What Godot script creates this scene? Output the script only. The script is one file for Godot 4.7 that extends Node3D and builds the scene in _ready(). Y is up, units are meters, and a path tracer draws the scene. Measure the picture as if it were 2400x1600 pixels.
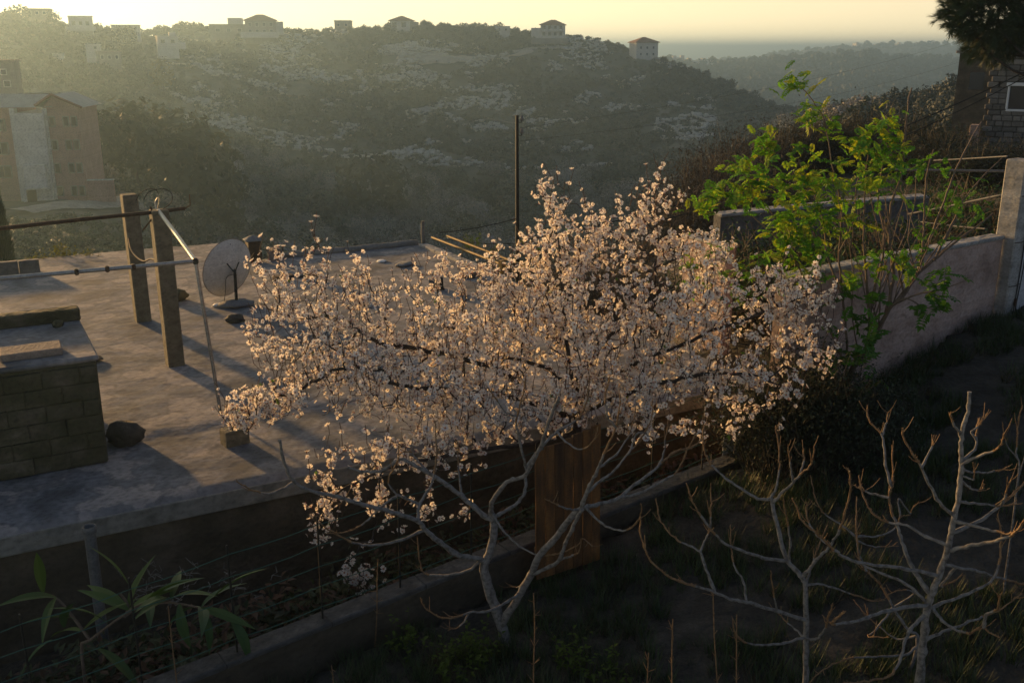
extends Node3D

# ---------------------------------------------------------------- lens and survey
const FOCAL := 2333.0          # focal length in photograph pixels (35 mm on a 36 mm frame)
const EYE := Vector3(0, 4.8, 0)
const PITCH := 0.285587        # the camera looks down 16.36 degrees
const HOUSE_TURN := 29.0       # the flat-roofed house is turned 29 degrees
const HOUSE_AT := Vector3(3.42, 0, -14.1)
const SUN_FROM := Vector3(-0.665, 0.118, -0.747)

var M := {}
var taken := {}
var rng := RandomNumberGenerator.new()
var columns := []
var bare := []                 # places on the hill kept free of scrub: middle and radius
var rough := FastNoiseLite.new()
var patch := FastNoiseLite.new()

# a surveyed point: direction given in photograph pixels, distance d in metres ahead of the eye
func spot(px: float, py: float, d: float) -> Vector3:
	var x := (px - 1200.0) / FOCAL
	var y := (800.0 - py) / FOCAL
	var k := d / (cos(PITCH) + y * sin(PITCH))
	return Vector3(x * k, EYE.y + (y * cos(PITCH) - sin(PITCH)) * k, -d)

func height_at(py: float, d: float) -> float:
	var y := (800.0 - py) / FOCAL
	return EYE.y + (y * cos(PITCH) - sin(PITCH)) / (cos(PITCH) + y * sin(PITCH)) * d

# a point in the house's own frame: u along its near wall, v away from the eye
func on_house(u: float, y: float, v: float) -> Vector3:
	return HOUSE_AT + Basis(Vector3.UP, deg_to_rad(HOUSE_TURN)) * Vector3(u, y, -v)

# ---------------------------------------------------------------- mesh collector
class Mb:
	var v := PackedVector3Array()
	var n := PackedVector3Array()
	var c := PackedColorArray()
	var ix := PackedInt32Array()
	var tint := Color(1, 1, 1)
	func put(p: Vector3, nn: Vector3) -> int:
		v.append(p); n.append(nn); c.append(tint)
		return v.size() - 1
	func tri(a: Vector3, b: Vector3, d: Vector3) -> void:
		var nn := (d - a).cross(b - a).normalized()
		var k := put(a, nn); put(b, nn); put(d, nn)
		ix.append_array([k, k + 1, k + 2])
	func face(a: Vector3, b: Vector3, d: Vector3, e: Vector3) -> void:
		var nn := (d - a).cross(b - a)
		if nn.length_squared() < 1e-14:
			nn = (e - a).cross(d - a)
		nn = nn.normalized()
		var k := put(a, nn); put(b, nn); put(d, nn); put(e, nn)
		ix.append_array([k, k + 1, k + 2, k, k + 2, k + 3])
	# a face turned to look away from a middle point
	func out_face(mid: Vector3, q: Array) -> void:
		var nn: Vector3 = (q[2] - q[0]).cross(q[1] - q[0])
		var at := Vector3.ZERO
		for p in q: at += p
		at /= q.size()
		if nn.dot(at - mid) < 0.0: q.reverse()
		if q.size() == 3: tri(q[0], q[1], q[2])
		else: face(q[0], q[1], q[2], q[3])
	func box(xf: Transform3D, size: Vector3, bevel := 0.0) -> void:
		var h := size * 0.5
		var b: float = min(bevel, min(h.x, min(h.y, h.z)) * 0.9)
		var mid := xf.origin
		var corner := func(s: Vector3, k: int) -> Vector3:
			var p := Vector3(s.x * (h.x - b), s.y * (h.y - b), s.z * (h.z - b))
			p[k] = s[k] * h[k]
			return xf * p
		for k in 3:
			var a := (k + 1) % 3
			var e := (k + 2) % 3
			for s in [-1.0, 1.0]:
				var q := []
				for w in [[-1.0, -1.0], [1.0, -1.0], [1.0, 1.0], [-1.0, 1.0]]:
					var g := Vector3.ZERO
					g[k] = s; g[a] = w[0]; g[e] = w[1]
					q.append(corner.call(g, k))
				out_face(mid, q)
		if b > 0.0:
			for k in 3:
				var a := (k + 1) % 3
				var e := (k + 2) % 3
				for w in [[-1.0, -1.0], [1.0, -1.0], [1.0, 1.0], [-1.0, 1.0]]:
					var g0 := Vector3.ZERO
					g0[k] = -1.0; g0[a] = w[0]; g0[e] = w[1]
					var g1 := g0
					g1[k] = 1.0
					out_face(mid, [corner.call(g0, a), corner.call(g1, a), corner.call(g1, e), corner.call(g0, e)])
			for sx in [-1.0, 1.0]:
				for sy in [-1.0, 1.0]:
					for sz in [-1.0, 1.0]:
						var g := Vector3(sx, sy, sz)
						out_face(mid, [corner.call(g, 0), corner.call(g, 1), corner.call(g, 2)])
	func block(at: Vector3, size: Vector3, turn := 0.0, bevel := 0.0) -> void:
		box(Transform3D(Basis(Vector3.UP, turn), at), size, bevel)
	func tube(pts: Array, rad: Array, sides := 6, cap := true) -> void:
		var up := Vector3(0.13, 0.97, 0.21)
		var first := -1
		var last := -1
		var count := pts.size()
		for i in count:
			var t: Vector3 = (pts[min(i + 1, count - 1)] - pts[max(i - 1, 0)])
			t = t.normalized() if t.length_squared() > 1e-12 else Vector3.UP
			var side := t.cross(up)
			if side.length() < 0.05: side = t.cross(Vector3(1, 0.1, 0))
			side = side.normalized()
			var other := t.cross(side).normalized()
			up = -other if i > 0 and (-other).dot(up) > 0.0 else other if i > 0 else up
			first = v.size()
			for k in sides + 1:
				var a := TAU * k / sides
				var dir := side * cos(a) + other * sin(a)
				put(pts[i] + dir * rad[i], dir)
			if last >= 0:
				for k in sides:
					ix.append_array([last + k, first + k, last + k + 1, last + k + 1, first + k, first + k + 1])
			last = first
		if cap:
			for w in [0, count - 1]:
				var t: Vector3 = (pts[1] - pts[0]).normalized() * -1.0 if w == 0 else (pts[count - 1] - pts[count - 2]).normalized()
				var side := t.cross(Vector3(0.13, 0.97, 0.21)).normalized()
				var other := t.cross(side)
				for k in sides:
					var a0 := TAU * k / sides
					var a1 := TAU * (k + 1) / sides
					out_face(pts[w] - t * 0.1, [pts[w], pts[w] + (side * cos(a0) + other * sin(a0)) * rad[w], pts[w] + (side * cos(a1) + other * sin(a1)) * rad[w]])
	# a shape turned on an upright axis: profile of (radius, height)
	func lathe(xf: Transform3D, prof: Array, sides := 16) -> void:
		var base := v.size()
		for i in prof.size():
			var a: Vector2 = prof[max(i - 1, 0)]
			var b: Vector2 = prof[min(i + 1, prof.size() - 1)]
			var tang := b - a
			for k in sides + 1:
				var w := TAU * k / sides
				var dir := Vector3(cos(w), 0, sin(w))
				var nn := (dir * tang.y - Vector3.UP * tang.x)
				nn = nn.normalized() if nn.length() > 1e-9 else Vector3.UP
				put(xf * (dir * prof[i].x + Vector3.UP * prof[i].y), (xf.basis * nn).normalized())
		for i in prof.size() - 1:
			for k in sides:
				var p := base + i * (sides + 1) + k
				var q := p + sides + 1
				ix.append_array([p, p + 1, q, p + 1, q + 1, q])
	func done() -> ArrayMesh:
		var a := []
		a.resize(Mesh.ARRAY_MAX)
		a[Mesh.ARRAY_VERTEX] = v
		a[Mesh.ARRAY_NORMAL] = n
		a[Mesh.ARRAY_COLOR] = c
		a[Mesh.ARRAY_INDEX] = ix
		var m := ArrayMesh.new()
		m.add_surface_from_arrays(Mesh.PRIMITIVE_TRIANGLES, a)
		return m

# ---------------------------------------------------------------- nodes, names, labels
func numbered(called: String) -> String:
	if not taken.has(called):
		taken[called] = 0
		return called
	taken[called] += 1
	return "%s_%03d" % [called, taken[called]]

func tag(o: Node3D, label := "", category := "", group := "", kind := "") -> Node3D:
	if label: o.set_meta("label", label)
	if category: o.set_meta("category", category)
	if group: o.set_meta("group", group)
	if kind: o.set_meta("kind", kind)
	return o

func thing(called: String, at: Vector3, turn_deg := 0.0) -> Node3D:
	var o := Node3D.new()
	o.name = numbered(called)
	add_child(o)
	o.position = at
	o.rotation.y = deg_to_rad(turn_deg)
	return o

func piece(called: String, mesh: Mesh, mat: Material, parent: Node3D, xf := Transform3D.IDENTITY) -> MeshInstance3D:
	var o := MeshInstance3D.new()
	o.mesh = mesh
	o.material_override = mat
	o.transform = xf
	if parent == self:
		o.name = numbered(called)
		add_child(o)
	else:
		o.name = called
		parent.add_child(o, true)
	return o

func part(called: String, b: Mb, mat: Material, parent: Node3D) -> MeshInstance3D:
	return piece(called, b.done(), mat, parent)

func local(root: Node3D, p: Vector3) -> Vector3:
	return root.transform.affine_inverse() * p

func many(called: String, mesh: Mesh, mat: Material, spots: Array, parent: Node3D, tints := []) -> MultiMeshInstance3D:
	var mm := MultiMesh.new()
	mm.transform_format = MultiMesh.TRANSFORM_3D
	mm.use_colors = not tints.is_empty()
	mm.mesh = mesh
	mm.instance_count = spots.size()
	for i in spots.size():
		mm.set_instance_transform(i, spots[i])
		if tints: mm.set_instance_color(i, tints[i])
	var o := MultiMeshInstance3D.new()
	o.multimesh = mm
	o.material_override = mat
	o.name = numbered(called) if parent == self else called
	parent.add_child(o, true)
	o.set_meta("kind", "stuff")
	return o

# ---------------------------------------------------------------- materials
func lin(r: float, g: float, b: float) -> Color:
	return Color(r, g, b).linear_to_srgb()

func noise_map(sd: int, freq: float, stops: Array, octaves := 5, size := 512, kind := FastNoiseLite.TYPE_SIMPLEX_SMOOTH, warp := 0.0) -> NoiseTexture2D:
	var f := FastNoiseLite.new()
	f.seed = sd
	f.noise_type = kind
	f.frequency = freq
	f.fractal_octaves = octaves
	if warp > 0.0:
		f.domain_warp_enabled = true
		f.domain_warp_amplitude = warp
		f.domain_warp_frequency = freq * 1.5
	var g := Gradient.new()
	var offs := PackedFloat32Array()
	var cols := PackedColorArray()
	for s in stops:
		offs.append(s[0]); cols.append(s[1])
	g.offsets = offs
	g.colors = cols
	var t := NoiseTexture2D.new()
	t.width = size; t.height = size
	t.seamless = true
	t.color_ramp = g
	t.noise = f
	return t

func relief(sd: int, freq: float, strength: float, octaves := 5, size := 512) -> NoiseTexture2D:
	var f := FastNoiseLite.new()
	f.seed = sd
	f.frequency = freq
	f.fractal_octaves = octaves
	var t := NoiseTexture2D.new()
	t.width = size; t.height = size
	t.seamless = true
	t.as_normal_map = true
	t.bump_strength = strength
	t.noise = f
	return t

func plain(c: Color, roughness := 0.85, metal := 0.0) -> StandardMaterial3D:
	var m := StandardMaterial3D.new()
	m.albedo_color = c
	m.roughness = roughness
	m.metallic = metal
	return m

# matter with two layers of blotches, coarse and fine, and a fine relief; metres = size of one coarse tile
func matter(sd: int, stops: Array, metres: float, fine := 0.35, roughness := 0.9, bump := 4.0, freq := 0.008, warp := 0.0) -> StandardMaterial3D:
	var m := StandardMaterial3D.new()
	m.albedo_texture = noise_map(sd, freq, stops, 6, 512, FastNoiseLite.TYPE_SIMPLEX_SMOOTH, warp)
	m.uv1_triplanar = true
	m.uv1_world_triplanar = true
	m.uv1_scale = Vector3.ONE / metres
	m.roughness = roughness
	if bump > 0.0:
		m.normal_enabled = true
		m.normal_texture = M.bump
		m.normal_scale = bump / 4.0
	m.detail_enabled = true
	m.detail_blend_mode = BaseMaterial3D.BLEND_MODE_MUL
	m.detail_albedo = M.speck
	m.detail_uv_layer = BaseMaterial3D.DETAIL_UV_2
	m.uv2_triplanar = true
	m.uv2_world_triplanar = true
	m.uv2_scale = Vector3.ONE / fine
	return m

func leafy(c: Color, through: Color) -> StandardMaterial3D:
	var m := plain(c, 0.65)
	m.vertex_color_use_as_albedo = true
	m.cull_mode = BaseMaterial3D.CULL_DISABLED
	m.backlight_enabled = true
	m.backlight = through
	return m

func make_materials() -> void:
	M.bump = relief(5, 0.02, 6.0)
	M.speck = noise_map(6, 0.012, [[0.0, lin(0.45, 0.45, 0.45)], [0.45, lin(0.80, 0.80, 0.80)], [1.0, lin(1, 1, 1)]], 6)
	M.roof = matter(11, [[0.0, lin(0.068, 0.072, 0.080)], [0.34, lin(0.145, 0.15, 0.162)], [0.48, lin(0.245, 0.245, 0.255)], [0.6, lin(0.175, 0.17, 0.175)], [0.70, lin(0.40, 0.355, 0.325)], [1.0, lin(0.29, 0.265, 0.255)]], 5.5, 0.6, 0.92, 0.6, 0.009, 28.0)
	M.concrete = matter(12, [[0.0, lin(0.12, 0.115, 0.10)], [0.4, lin(0.24, 0.23, 0.20)], [1.0, lin(0.36, 0.34, 0.30)]], 1.6, 0.5)
	M.column = matter(13, [[0.0, lin(0.12, 0.105, 0.07)], [0.5, lin(0.20, 0.17, 0.11)], [1.0, lin(0.28, 0.24, 0.17)]], 1.0, 0.4)
	M.mossy = matter(14, [[0.0, lin(0.028, 0.03, 0.012)], [0.42, lin(0.055, 0.055, 0.025)], [0.6, lin(0.085, 0.075, 0.045)], [1.0, lin(0.17, 0.15, 0.12)]], 2.2, 0.4, 0.95, 6.0, 0.009, 20.0)
	M.mossy_pale = matter(64, [[0.0, lin(0.045, 0.045, 0.022)], [0.45, lin(0.085, 0.078, 0.045)], [1.0, lin(0.20, 0.175, 0.14)]], 1.1, 0.3, 0.95, 6.0, 0.009, 20.0)
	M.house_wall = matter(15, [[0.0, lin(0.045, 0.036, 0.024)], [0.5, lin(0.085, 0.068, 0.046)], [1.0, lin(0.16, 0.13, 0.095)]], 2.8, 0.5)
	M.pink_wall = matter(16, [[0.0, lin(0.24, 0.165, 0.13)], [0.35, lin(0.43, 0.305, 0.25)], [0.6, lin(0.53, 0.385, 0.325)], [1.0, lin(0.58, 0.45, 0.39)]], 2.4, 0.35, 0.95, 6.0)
	M.pale_coping = matter(17, [[0.0, lin(0.24, 0.235, 0.22)], [1.0, lin(0.55, 0.53, 0.50)]], 1.5, 0.3)
	M.grey_wall = matter(18, [[0.0, lin(0.10, 0.095, 0.088)], [1.0, lin(0.27, 0.25, 0.23)]], 2.0, 0.5)
	M.low_wall = matter(19, [[0.0, lin(0.045, 0.042, 0.04)], [0.5, lin(0.085, 0.08, 0.074)], [1.0, lin(0.16, 0.15, 0.14)]], 1.2, 0.3)
	M.soil = matter(20, [[0.0, lin(0.032, 0.027, 0.020)], [0.5, lin(0.058, 0.048, 0.035)], [1.0, lin(0.115, 0.096, 0.072)]], 1.8, 0.25, 0.97, 8.0)
	M.slope = matter(21, [[0.0, lin(0.030, 0.038, 0.020)], [0.4, lin(0.052, 0.058, 0.034)], [0.62, lin(0.085, 0.082, 0.056)], [1.0, lin(0.18, 0.17, 0.135)]], 60.0, 9.0, 0.95, 0.0)
	M.track = matter(22, [[0.0, lin(0.30, 0.26, 0.20)], [1.0, lin(0.48, 0.42, 0.33)]], 12.0, 2.0, 0.95, 0.0)
	M.limestone = matter(23, [[0.0, lin(0.36, 0.345, 0.31)], [1.0, lin(0.68, 0.66, 0.60)]], 3.0, 1.0, 0.95, 0.0)
	M.sheets = []
	for k in 3:
		var g: float = [0.6, 0.9, 1.2][k]
		M.sheets.append(matter(24 + 70 * k, [[0.0, lin(0.05 * g, 0.022 * g, 0.007 * g)], [0.42, lin(0.14 * g, 0.06 * g, 0.016 * g)], [0.6, lin(0.20 * g, 0.088 * g, 0.022 * g)], [1.0, lin(0.40 * g, 0.15 * g, 0.03 * g)]], 0.55, 0.15, 0.8, 3.0))
		M.sheets[k].uv1_scale.y *= 0.22
	M.fig_bark = matter(25, [[0.0, lin(0.06, 0.052, 0.045)], [0.36, lin(0.13, 0.118, 0.105)], [0.5, lin(0.21, 0.195, 0.18)], [1.0, lin(0.31, 0.29, 0.265)]], 0.3, 0.08, 0.85, 4.0)
	M.fig_twig = matter(26, [[0.0, lin(0.13, 0.07, 0.03)], [0.5, lin(0.24, 0.14, 0.065)], [1.0, lin(0.33, 0.22, 0.12)]], 0.25, 0.06, 0.8, 3.0)
	M.almond_bark = matter(27, [[0.0, lin(0.025, 0.02, 0.017)], [1.0, lin(0.085, 0.068, 0.057)]], 0.4, 0.1, 0.9, 6.0)
	M.almond_twig = plain(lin(0.075, 0.042, 0.03), 0.8)
	M.stem = matter(28, [[0.0, lin(0.12, 0.085, 0.06)], [1.0, lin(0.26, 0.19, 0.14)]], 0.4, 0.1, 0.8, 3.0)
	M.galvanised = matter(29, [[0.0, lin(0.30, 0.30, 0.29)], [1.0, lin(0.52, 0.51, 0.49)]], 0.4, 0.15, 0.42, 0.0)
	M.galvanised.metallic = 0.75
	M.rust = matter(30, [[0.0, lin(0.035, 0.02, 0.012)], [1.0, lin(0.12, 0.065, 0.03)]], 0.3, 0.1, 0.8, 3.0)
	M.grey_pipe = matter(61, [[0.0, lin(0.09, 0.095, 0.10)], [1.0, lin(0.17, 0.175, 0.18)]], 0.5, 0.2, 0.6, 0.0)
	M.dark_iron = plain(lin(0.022, 0.02, 0.018), 0.6, 0.4)
	M.dish = matter(31, [[0.0, lin(0.58, 0.55, 0.47)], [0.5, lin(0.78, 0.75, 0.66)], [1.0, lin(0.82, 0.79, 0.71)]], 1.5, 0.3, 0.55, 0.0)
	M.yellow_steel = matter(32, [[0.0, lin(0.16, 0.075, 0.02)], [0.45, lin(0.40, 0.22, 0.045)], [1.0, lin(0.50, 0.30, 0.06)]], 0.5, 0.12, 0.6, 0.0)
	M.brick = matter(33, [[0.0, lin(0.10, 0.06, 0.04)], [1.0, lin(0.22, 0.13, 0.09)]], 0.4, 0.1)
	M.pale_slab = matter(34, [[0.0, lin(0.24, 0.18, 0.14)], [1.0, lin(0.42, 0.33, 0.26)]], 0.6, 0.15)
	M.rubble = matter(35, [[0.0, lin(0.035, 0.03, 0.022)], [1.0, lin(0.12, 0.10, 0.08)]], 0.4, 0.1)
	M.mortar = matter(36, [[0.0, lin(0.16, 0.16, 0.16)], [1.0, lin(0.27, 0.27, 0.265)]], 0.8, 0.2)
	M.white = plain(lin(0.62, 0.63, 0.62), 0.6)
	M.green_wire = plain(lin(0.03, 0.10, 0.07), 0.5)
	M.cable = plain(lin(0.012, 0.012, 0.012), 0.7)
	M.petal = leafy(Color(1, 1, 1), lin(0.90, 0.86, 0.82))
	M.petal.roughness = 0.8
	M.leaf_bright = leafy(Color(1, 1, 1), lin(0.88, 1.0, 0.4))
	M.leaf_dark = leafy(Color(1, 1, 1), lin(0.22, 0.30, 0.06))
	M.foliage = leafy(Color(1, 1, 1), lin(0.22, 0.24, 0.10))
	M.grass = leafy(Color(1, 1, 1), lin(0.25, 0.28, 0.08))
	M.needles = leafy(Color(1, 1, 1), lin(0.12, 0.14, 0.04))
	M.glass = plain(lin(0.02, 0.022, 0.025), 0.25)
	M.render_cream = matter(37, [[0.0, lin(0.62, 0.60, 0.53)], [1.0, lin(0.80, 0.78, 0.71)]], 8.0, 2.0, 0.9, 0.0)
	M.render_grey = matter(38, [[0.0, lin(0.24, 0.22, 0.19)], [1.0, lin(0.36, 0.34, 0.30)]], 8.0, 2.0, 0.9, 0.0)
	M.render_pink = matter(39, [[0.0, lin(0.40, 0.22, 0.17)], [1.0, lin(0.54, 0.32, 0.26)]], 7.0, 1.5, 0.9, 0.0)
	M.roof_tile = matter(40, [[0.0, lin(0.20, 0.075, 0.035)], [1.0, lin(0.32, 0.13, 0.07)]], 3.0, 1.0, 0.9, 0.0)
	M.roof_sheet = matter(41, [[0.0, lin(0.30, 0.29, 0.26)], [1.0, lin(0.46, 0.45, 0.42)]], 6.0, 1.5, 0.8, 0.0)
	M.stones = []
	for k in 5:
		var g: float = [0.15, 0.19, 0.23, 0.27, 0.21][k]
		M.stones.append(matter(50 + k, [[0.0, lin(g * 0.75, g * 0.7, g * 0.62)], [1.0, lin(g * 1.2, g * 1.1, g * 0.98)]], 0.8, 0.2, 0.95, 6.0))
	M.mortar_dark = plain(lin(0.09, 0.08, 0.07), 0.95)
	M.sea = plain(lin(0.16, 0.18, 0.19), 0.06)
	M.door_white = matter(60, [[0.0, lin(0.40, 0.42, 0.44)], [1.0, lin(0.60, 0.61, 0.62)]], 1.2, 0.3, 0.6, 0.0)
	M.clay = plain(lin(0.30, 0.10, 0.05), 0.85)

# ---------------------------------------------------------------- light and air
func make_sky() -> void:
	var cam := Camera3D.new()
	cam.name = "camera"
	cam.position = EYE
	cam.rotation.x = -PITCH
	cam.fov = 37.86
	cam.near = 0.05
	cam.far = 60000.0
	add_child(cam)
	var w := 512
	var h := 256
	var im := Image.create_empty(w, h, false, Image.FORMAT_RGBF)
	var sun := SUN_FROM.normalized()
	for j in h:
		var up := PI * (0.5 - (j + 0.5) / h)
		for i in w:
			var az := TAU * (i + 0.5) / w
			var dir := Vector3(sin(az) * cos(up), sin(up), -cos(az) * cos(up))
			var e := maxf(0.0, rad_to_deg(up))
			var gamma := rad_to_deg(dir.angle_to(sun))
			var low := Vector3(1.28, 1.02, 0.56).lerp(Vector3(0.40, 0.42, 0.46), smoothstep(40.0, 150.0, gamma))
			var high := Vector3(0.050, 0.080, 0.136)
			var c := high + (low - high) * exp(-e / 7.5)
			c += Vector3(1.0, 0.84, 0.52) * 0.8 * exp(-gamma / 20.0)
			c += Vector3(1.0, 0.88, 0.62) * 0.45 * exp(-pow(gamma / 34.0, 2.0)) * (1.0 - exp(-(e + 0.4) / 2.2)) 
			im.set_pixel(i, j, Color(c.x, c.y, c.z))
	var pano := PanoramaSkyMaterial.new()
	pano.panorama = ImageTexture.create_from_image(im)
	var env := Environment.new()
	env.background_mode = Environment.BG_SKY
	env.sky = Sky.new()
	env.sky.sky_material = pano
	env.tonemap_mode = Environment.TONE_MAPPER_LINEAR
	env.tonemap_exposure = 1.45
	env.sdfgi_enabled = true
	env.ssao_enabled = true
	env.ssil_enabled = true
	env.volumetric_fog_enabled = true
	env.volumetric_fog_density = 0.0006
	env.volumetric_fog_albedo = Color(0.70, 0.855, 1.0)
	env.volumetric_fog_anisotropy = 0.68
	var we := WorldEnvironment.new()
	we.name = "world_environment"
	we.environment = env
	add_child(we)
	var light := DirectionalLight3D.new()
	light.name = "sun"
	light.light_energy = 1.6
	light.light_color = Color(1.0, 0.78, 0.49)
	light.light_angular_distance = 2.5
	light.shadow_enabled = true
	add_child(light)
	light.look_at_from_position(SUN_FROM * 100.0, Vector3.ZERO)

# ---------------------------------------------------------------- the lie of the land
func survey() -> void:
	# each column: position across the view at unit distance, then pairs of distance and ground height
	var raw := [
		[-2400, [[24, -4.0], [60, -9.0], [110, -12.0]], [[200, 300], [300, 150], [420, 70], [480, 90]]],
		[-700, [[24, -3.5], [60, -8.0], [110, -12.5]], [[180, 330], [260, 170], [360, 80], [430, 58], [520, 80]]],
		[0, [[24, -3.2], [60, -8.5], [112, -12.9], [135, -12.9]], [[165, 420], [220, 270], [300, 150], [360, 80], [420, 42], [520, 80]]],
		[140, [[24, -3.2], [60, -9.0], [112, -12.6], [135, -12.6]], [[165, 430], [230, 280], [320, 150], [420, 60], [520, 90]]],
		[300, [[24, -3.2], [60, -10.0], [110, -13.4], [130, -14.0]], [[170, 445], [235, 330], [300, 225], [380, 130], [450, 88], [560, 110]]],
		[480, [[24, -3.2], [60, -13.0], [110, -22.0]], [[170, 575], [230, 440], [290, 330], [370, 205], [430, 140], [500, 84], [600, 100]]],
		[700, [[24, -3.2], [60, -14.0], [120, -27.0]], [[190, 610], [255, 460], [320, 345], [390, 235], [460, 140], [500, 88], [600, 100]]],
		[950, [[24, -3.2], [60, -14.0], [120, -28.0]], [[200, 610], [260, 470], [330, 345], [400, 230], [460, 130], [505, 74], [600, 95]]],
		[1120, [[24, -3.2], [60, -14.0], [120, -28.0]], [[200, 610], [260, 475], [330, 350], [400, 240], [460, 145], [500, 78], [600, 100]]],
		[1290, [[24, -3.2], [60, -14.0], [120, -28.0]], [[200, 610], [260, 480], [330, 355], [400, 245], [455, 150], [490, 98], [600, 120]]],
		[1420, [[24, -3.0], [60, -12.0], [120, -27.0]], [[200, 590], [260, 470], [330, 350], [400, 250], [450, 170], [485, 110], [600, 135]]],
		[1540, [[24, -2.6], [60, -11.0], [120, -26.0]], [[200, 570], [260, 450], [330, 345], [400, 245], [460, 150], [600, 190]]],
		[1640, [[24, -1.8], [38, -2.6], [60, -8.0], [120, -25.0]], [[200, 550], [260, 430], [330, 330], [400, 245], [450, 190], [600, 230]]],
		[1740, [[24, -0.9], [40, -1.2], [60, -5.0], [120, -22.0]], [[200, 500], [260, 400], [330, 315], [400, 262], [450, 236], [600, 250]]],
		[1830, [[24, -0.4], [42, -0.5], [62, -4.0], [110, -14.0]], [[170, 400], [260, 340], [330, 305], [420, 275], [600, 262]]],
		[1950, [[24, 0.0], [44, 0.0], [66, -4.0], [105, -9.5]], [[140, 350], [170, 345], [260, 320], [420, 290], [600, 270]]],
		[2100, [[24, 0.3], [44, 0.2], [66, -3.5], [105, -6.0]], [[150, 282], [190, 280], [300, 300], [600, 265]]],
		[2250, [[24, 0.6], [44, 0.6], [66, -2.0], [95, -4.0]], [[140, 250], [190, 248], [300, 270], [600, 255]]],
		[2500, [[24, 0.8], [44, 0.8], [66, -0.5], [95, -2.0]], [[140, 240], [200, 235], [300, 230], [600, 240]]],
		[4200, [[24, 1.0], [50, 1.0], [90, 2.0]], [[140, 150], [200, 160], [300, 200], [600, 220]]],
	]
	var far_x := [-2400, 900, 1300, 1420, 1560, 1660, 1760, 1850, 1960, 2080, 2200, 2500, 4200]
	var far_1 := [260, 260, 230, 160, 146, 158, 150, 140, 128, 142, 150, 150, 150]
	var far_2 := [260, 260, 240, 200, 160, 152, 138, 122, 111, 107, 107, 104, 98]
	for r in raw:
		var k := []
		for q in r[1]: k.append(Vector2(q[0], q[1]))
		for q in r[2]: k.append(Vector2(q[0], height_at(q[1], q[0])))
		var n := far_x.size()
		var a := 0
		while a < n - 2 and far_x[a + 1] < r[0]: a += 1
		var w := clampf(float(r[0] - far_x[a]) / float(far_x[a + 1] - far_x[a]), 0.0, 1.0)
		k.append(Vector2(860, height_at(270, 860)))
		k.append(Vector2(1350, height_at(lerpf(far_1[a], far_1[a + 1], w), 1350)))
		k.append(Vector2(1700, height_at(180, 1700)))
		k.append(Vector2(2150, height_at(lerpf(far_2[a], far_2[a + 1], w), 2150)))
		k.append(Vector2(2700, -75.0))
		columns.append([(r[0] - 1200.0) / FOCAL, k])
	rough.seed = 3
	rough.frequency = 0.02
	rough.fractal_octaves = 4
	patch.seed = 8
	patch.frequency = 0.012
	patch.fractal_octaves = 3

func along(k: Array, d: float) -> float:
	if d <= k[0].x: return k[0].y
	for i in k.size() - 1:
		if d <= k[i + 1].x:
			var w: float = (d - k[i].x) / (k[i + 1].x - k[i].x)
			var a: float = k[max(i - 1, 0)].y
			var b: float = k[min(i + 2, k.size() - 1)].y
			return lerpf(lerpf(k[i].y, k[i + 1].y, w), cubic_interpolate(k[i].y, k[i + 1].y, a, b, w), 0.5)
	return k[k.size() - 1].y

func land(x: float, z: float) -> float:
	var d := maxf(-z, 1.0)
	var t := x / d
	var i := 0
	while i < columns.size() - 2 and columns[i + 1][0] < t: i += 1
	var w := clampf((t - columns[i][0]) / (columns[i + 1][0] - columns[i][0]), 0.0, 1.0)
	w = lerpf(w, smoothstep(0.0, 1.0, w), 0.5)
	var h := lerpf(along(columns[i][1], d), along(columns[i + 1][1], d), w)
	var strength := clampf((d - 60.0) / 200.0, 0.0, 1.0) * (1.0 + d / 500.0)
	return h + rough.get_noise_2d(x, z) * 2.2 * strength

func make_land() -> void:
	var b := Mb.new()
	var ds := []
	var d := 22.0
	while d < 2700.0:
		ds.append(d)
		d *= 1.028
	ds.append(2700.0)
	var nt := 190
	for j in ds.size():
		for i in nt + 1:
			var s := -1.0 + 2.0 * i / nt
			var t: float = s * (0.62 + 0.88 * s * s * s * s)
			var x: float = t * ds[j]
			b.put(Vector3(x, land(x, -ds[j]), -ds[j]), Vector3.UP)
	for j in ds.size() - 1:
		for i in nt:
			var p := j * (nt + 1) + i
			var q := p + nt + 1
			b.ix.append_array([p, q, p + 1, p + 1, q, q + 1])
	for j in ds.size():
		for i in nt + 1:
			var p := j * (nt + 1) + i
			var l: Vector3 = b.v[j * (nt + 1) + max(i - 1, 0)]
			var r: Vector3 = b.v[j * (nt + 1) + min(i + 1, nt)]
			var f: Vector3 = b.v[min(j + 1, ds.size() - 1) * (nt + 1) + i]
			var g: Vector3 = b.v[max(j - 1, 0) * (nt + 1) + i]
			b.n[p] = (r - l).cross(f - g).normalized()
	tag(part("terrain", b, M.slope, self), "", "", "", "structure")
	var s := Mb.new()
	s.face(Vector3(-26000, -72, -2400), Vector3(-26000, -72, -42000), Vector3(26000, -72, -42000), Vector3(26000, -72, -2400))
	tag(part("sea", s, M.sea, self), "", "", "", "structure")

# the garden and the ground round the house; the low wall runs from left to right across it
const WALL_P := Vector3(4.12, 0, -12.6)
const WALL_DIR := Vector3(-0.818, 0, 0.575)   # to the left and nearer

func wall_side(x: float, z: float) -> float:    # metres in front of the wall line (positive: the garden)
	return (x - WALL_P.x) * 0.575 + (z - WALL_P.z) * 0.818

func wall_run(x: float, z: float) -> float:     # metres along the wall line to the left
	return (x - WALL_P.x) * WALL_DIR.x + (z - WALL_P.z) * WALL_DIR.z

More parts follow.
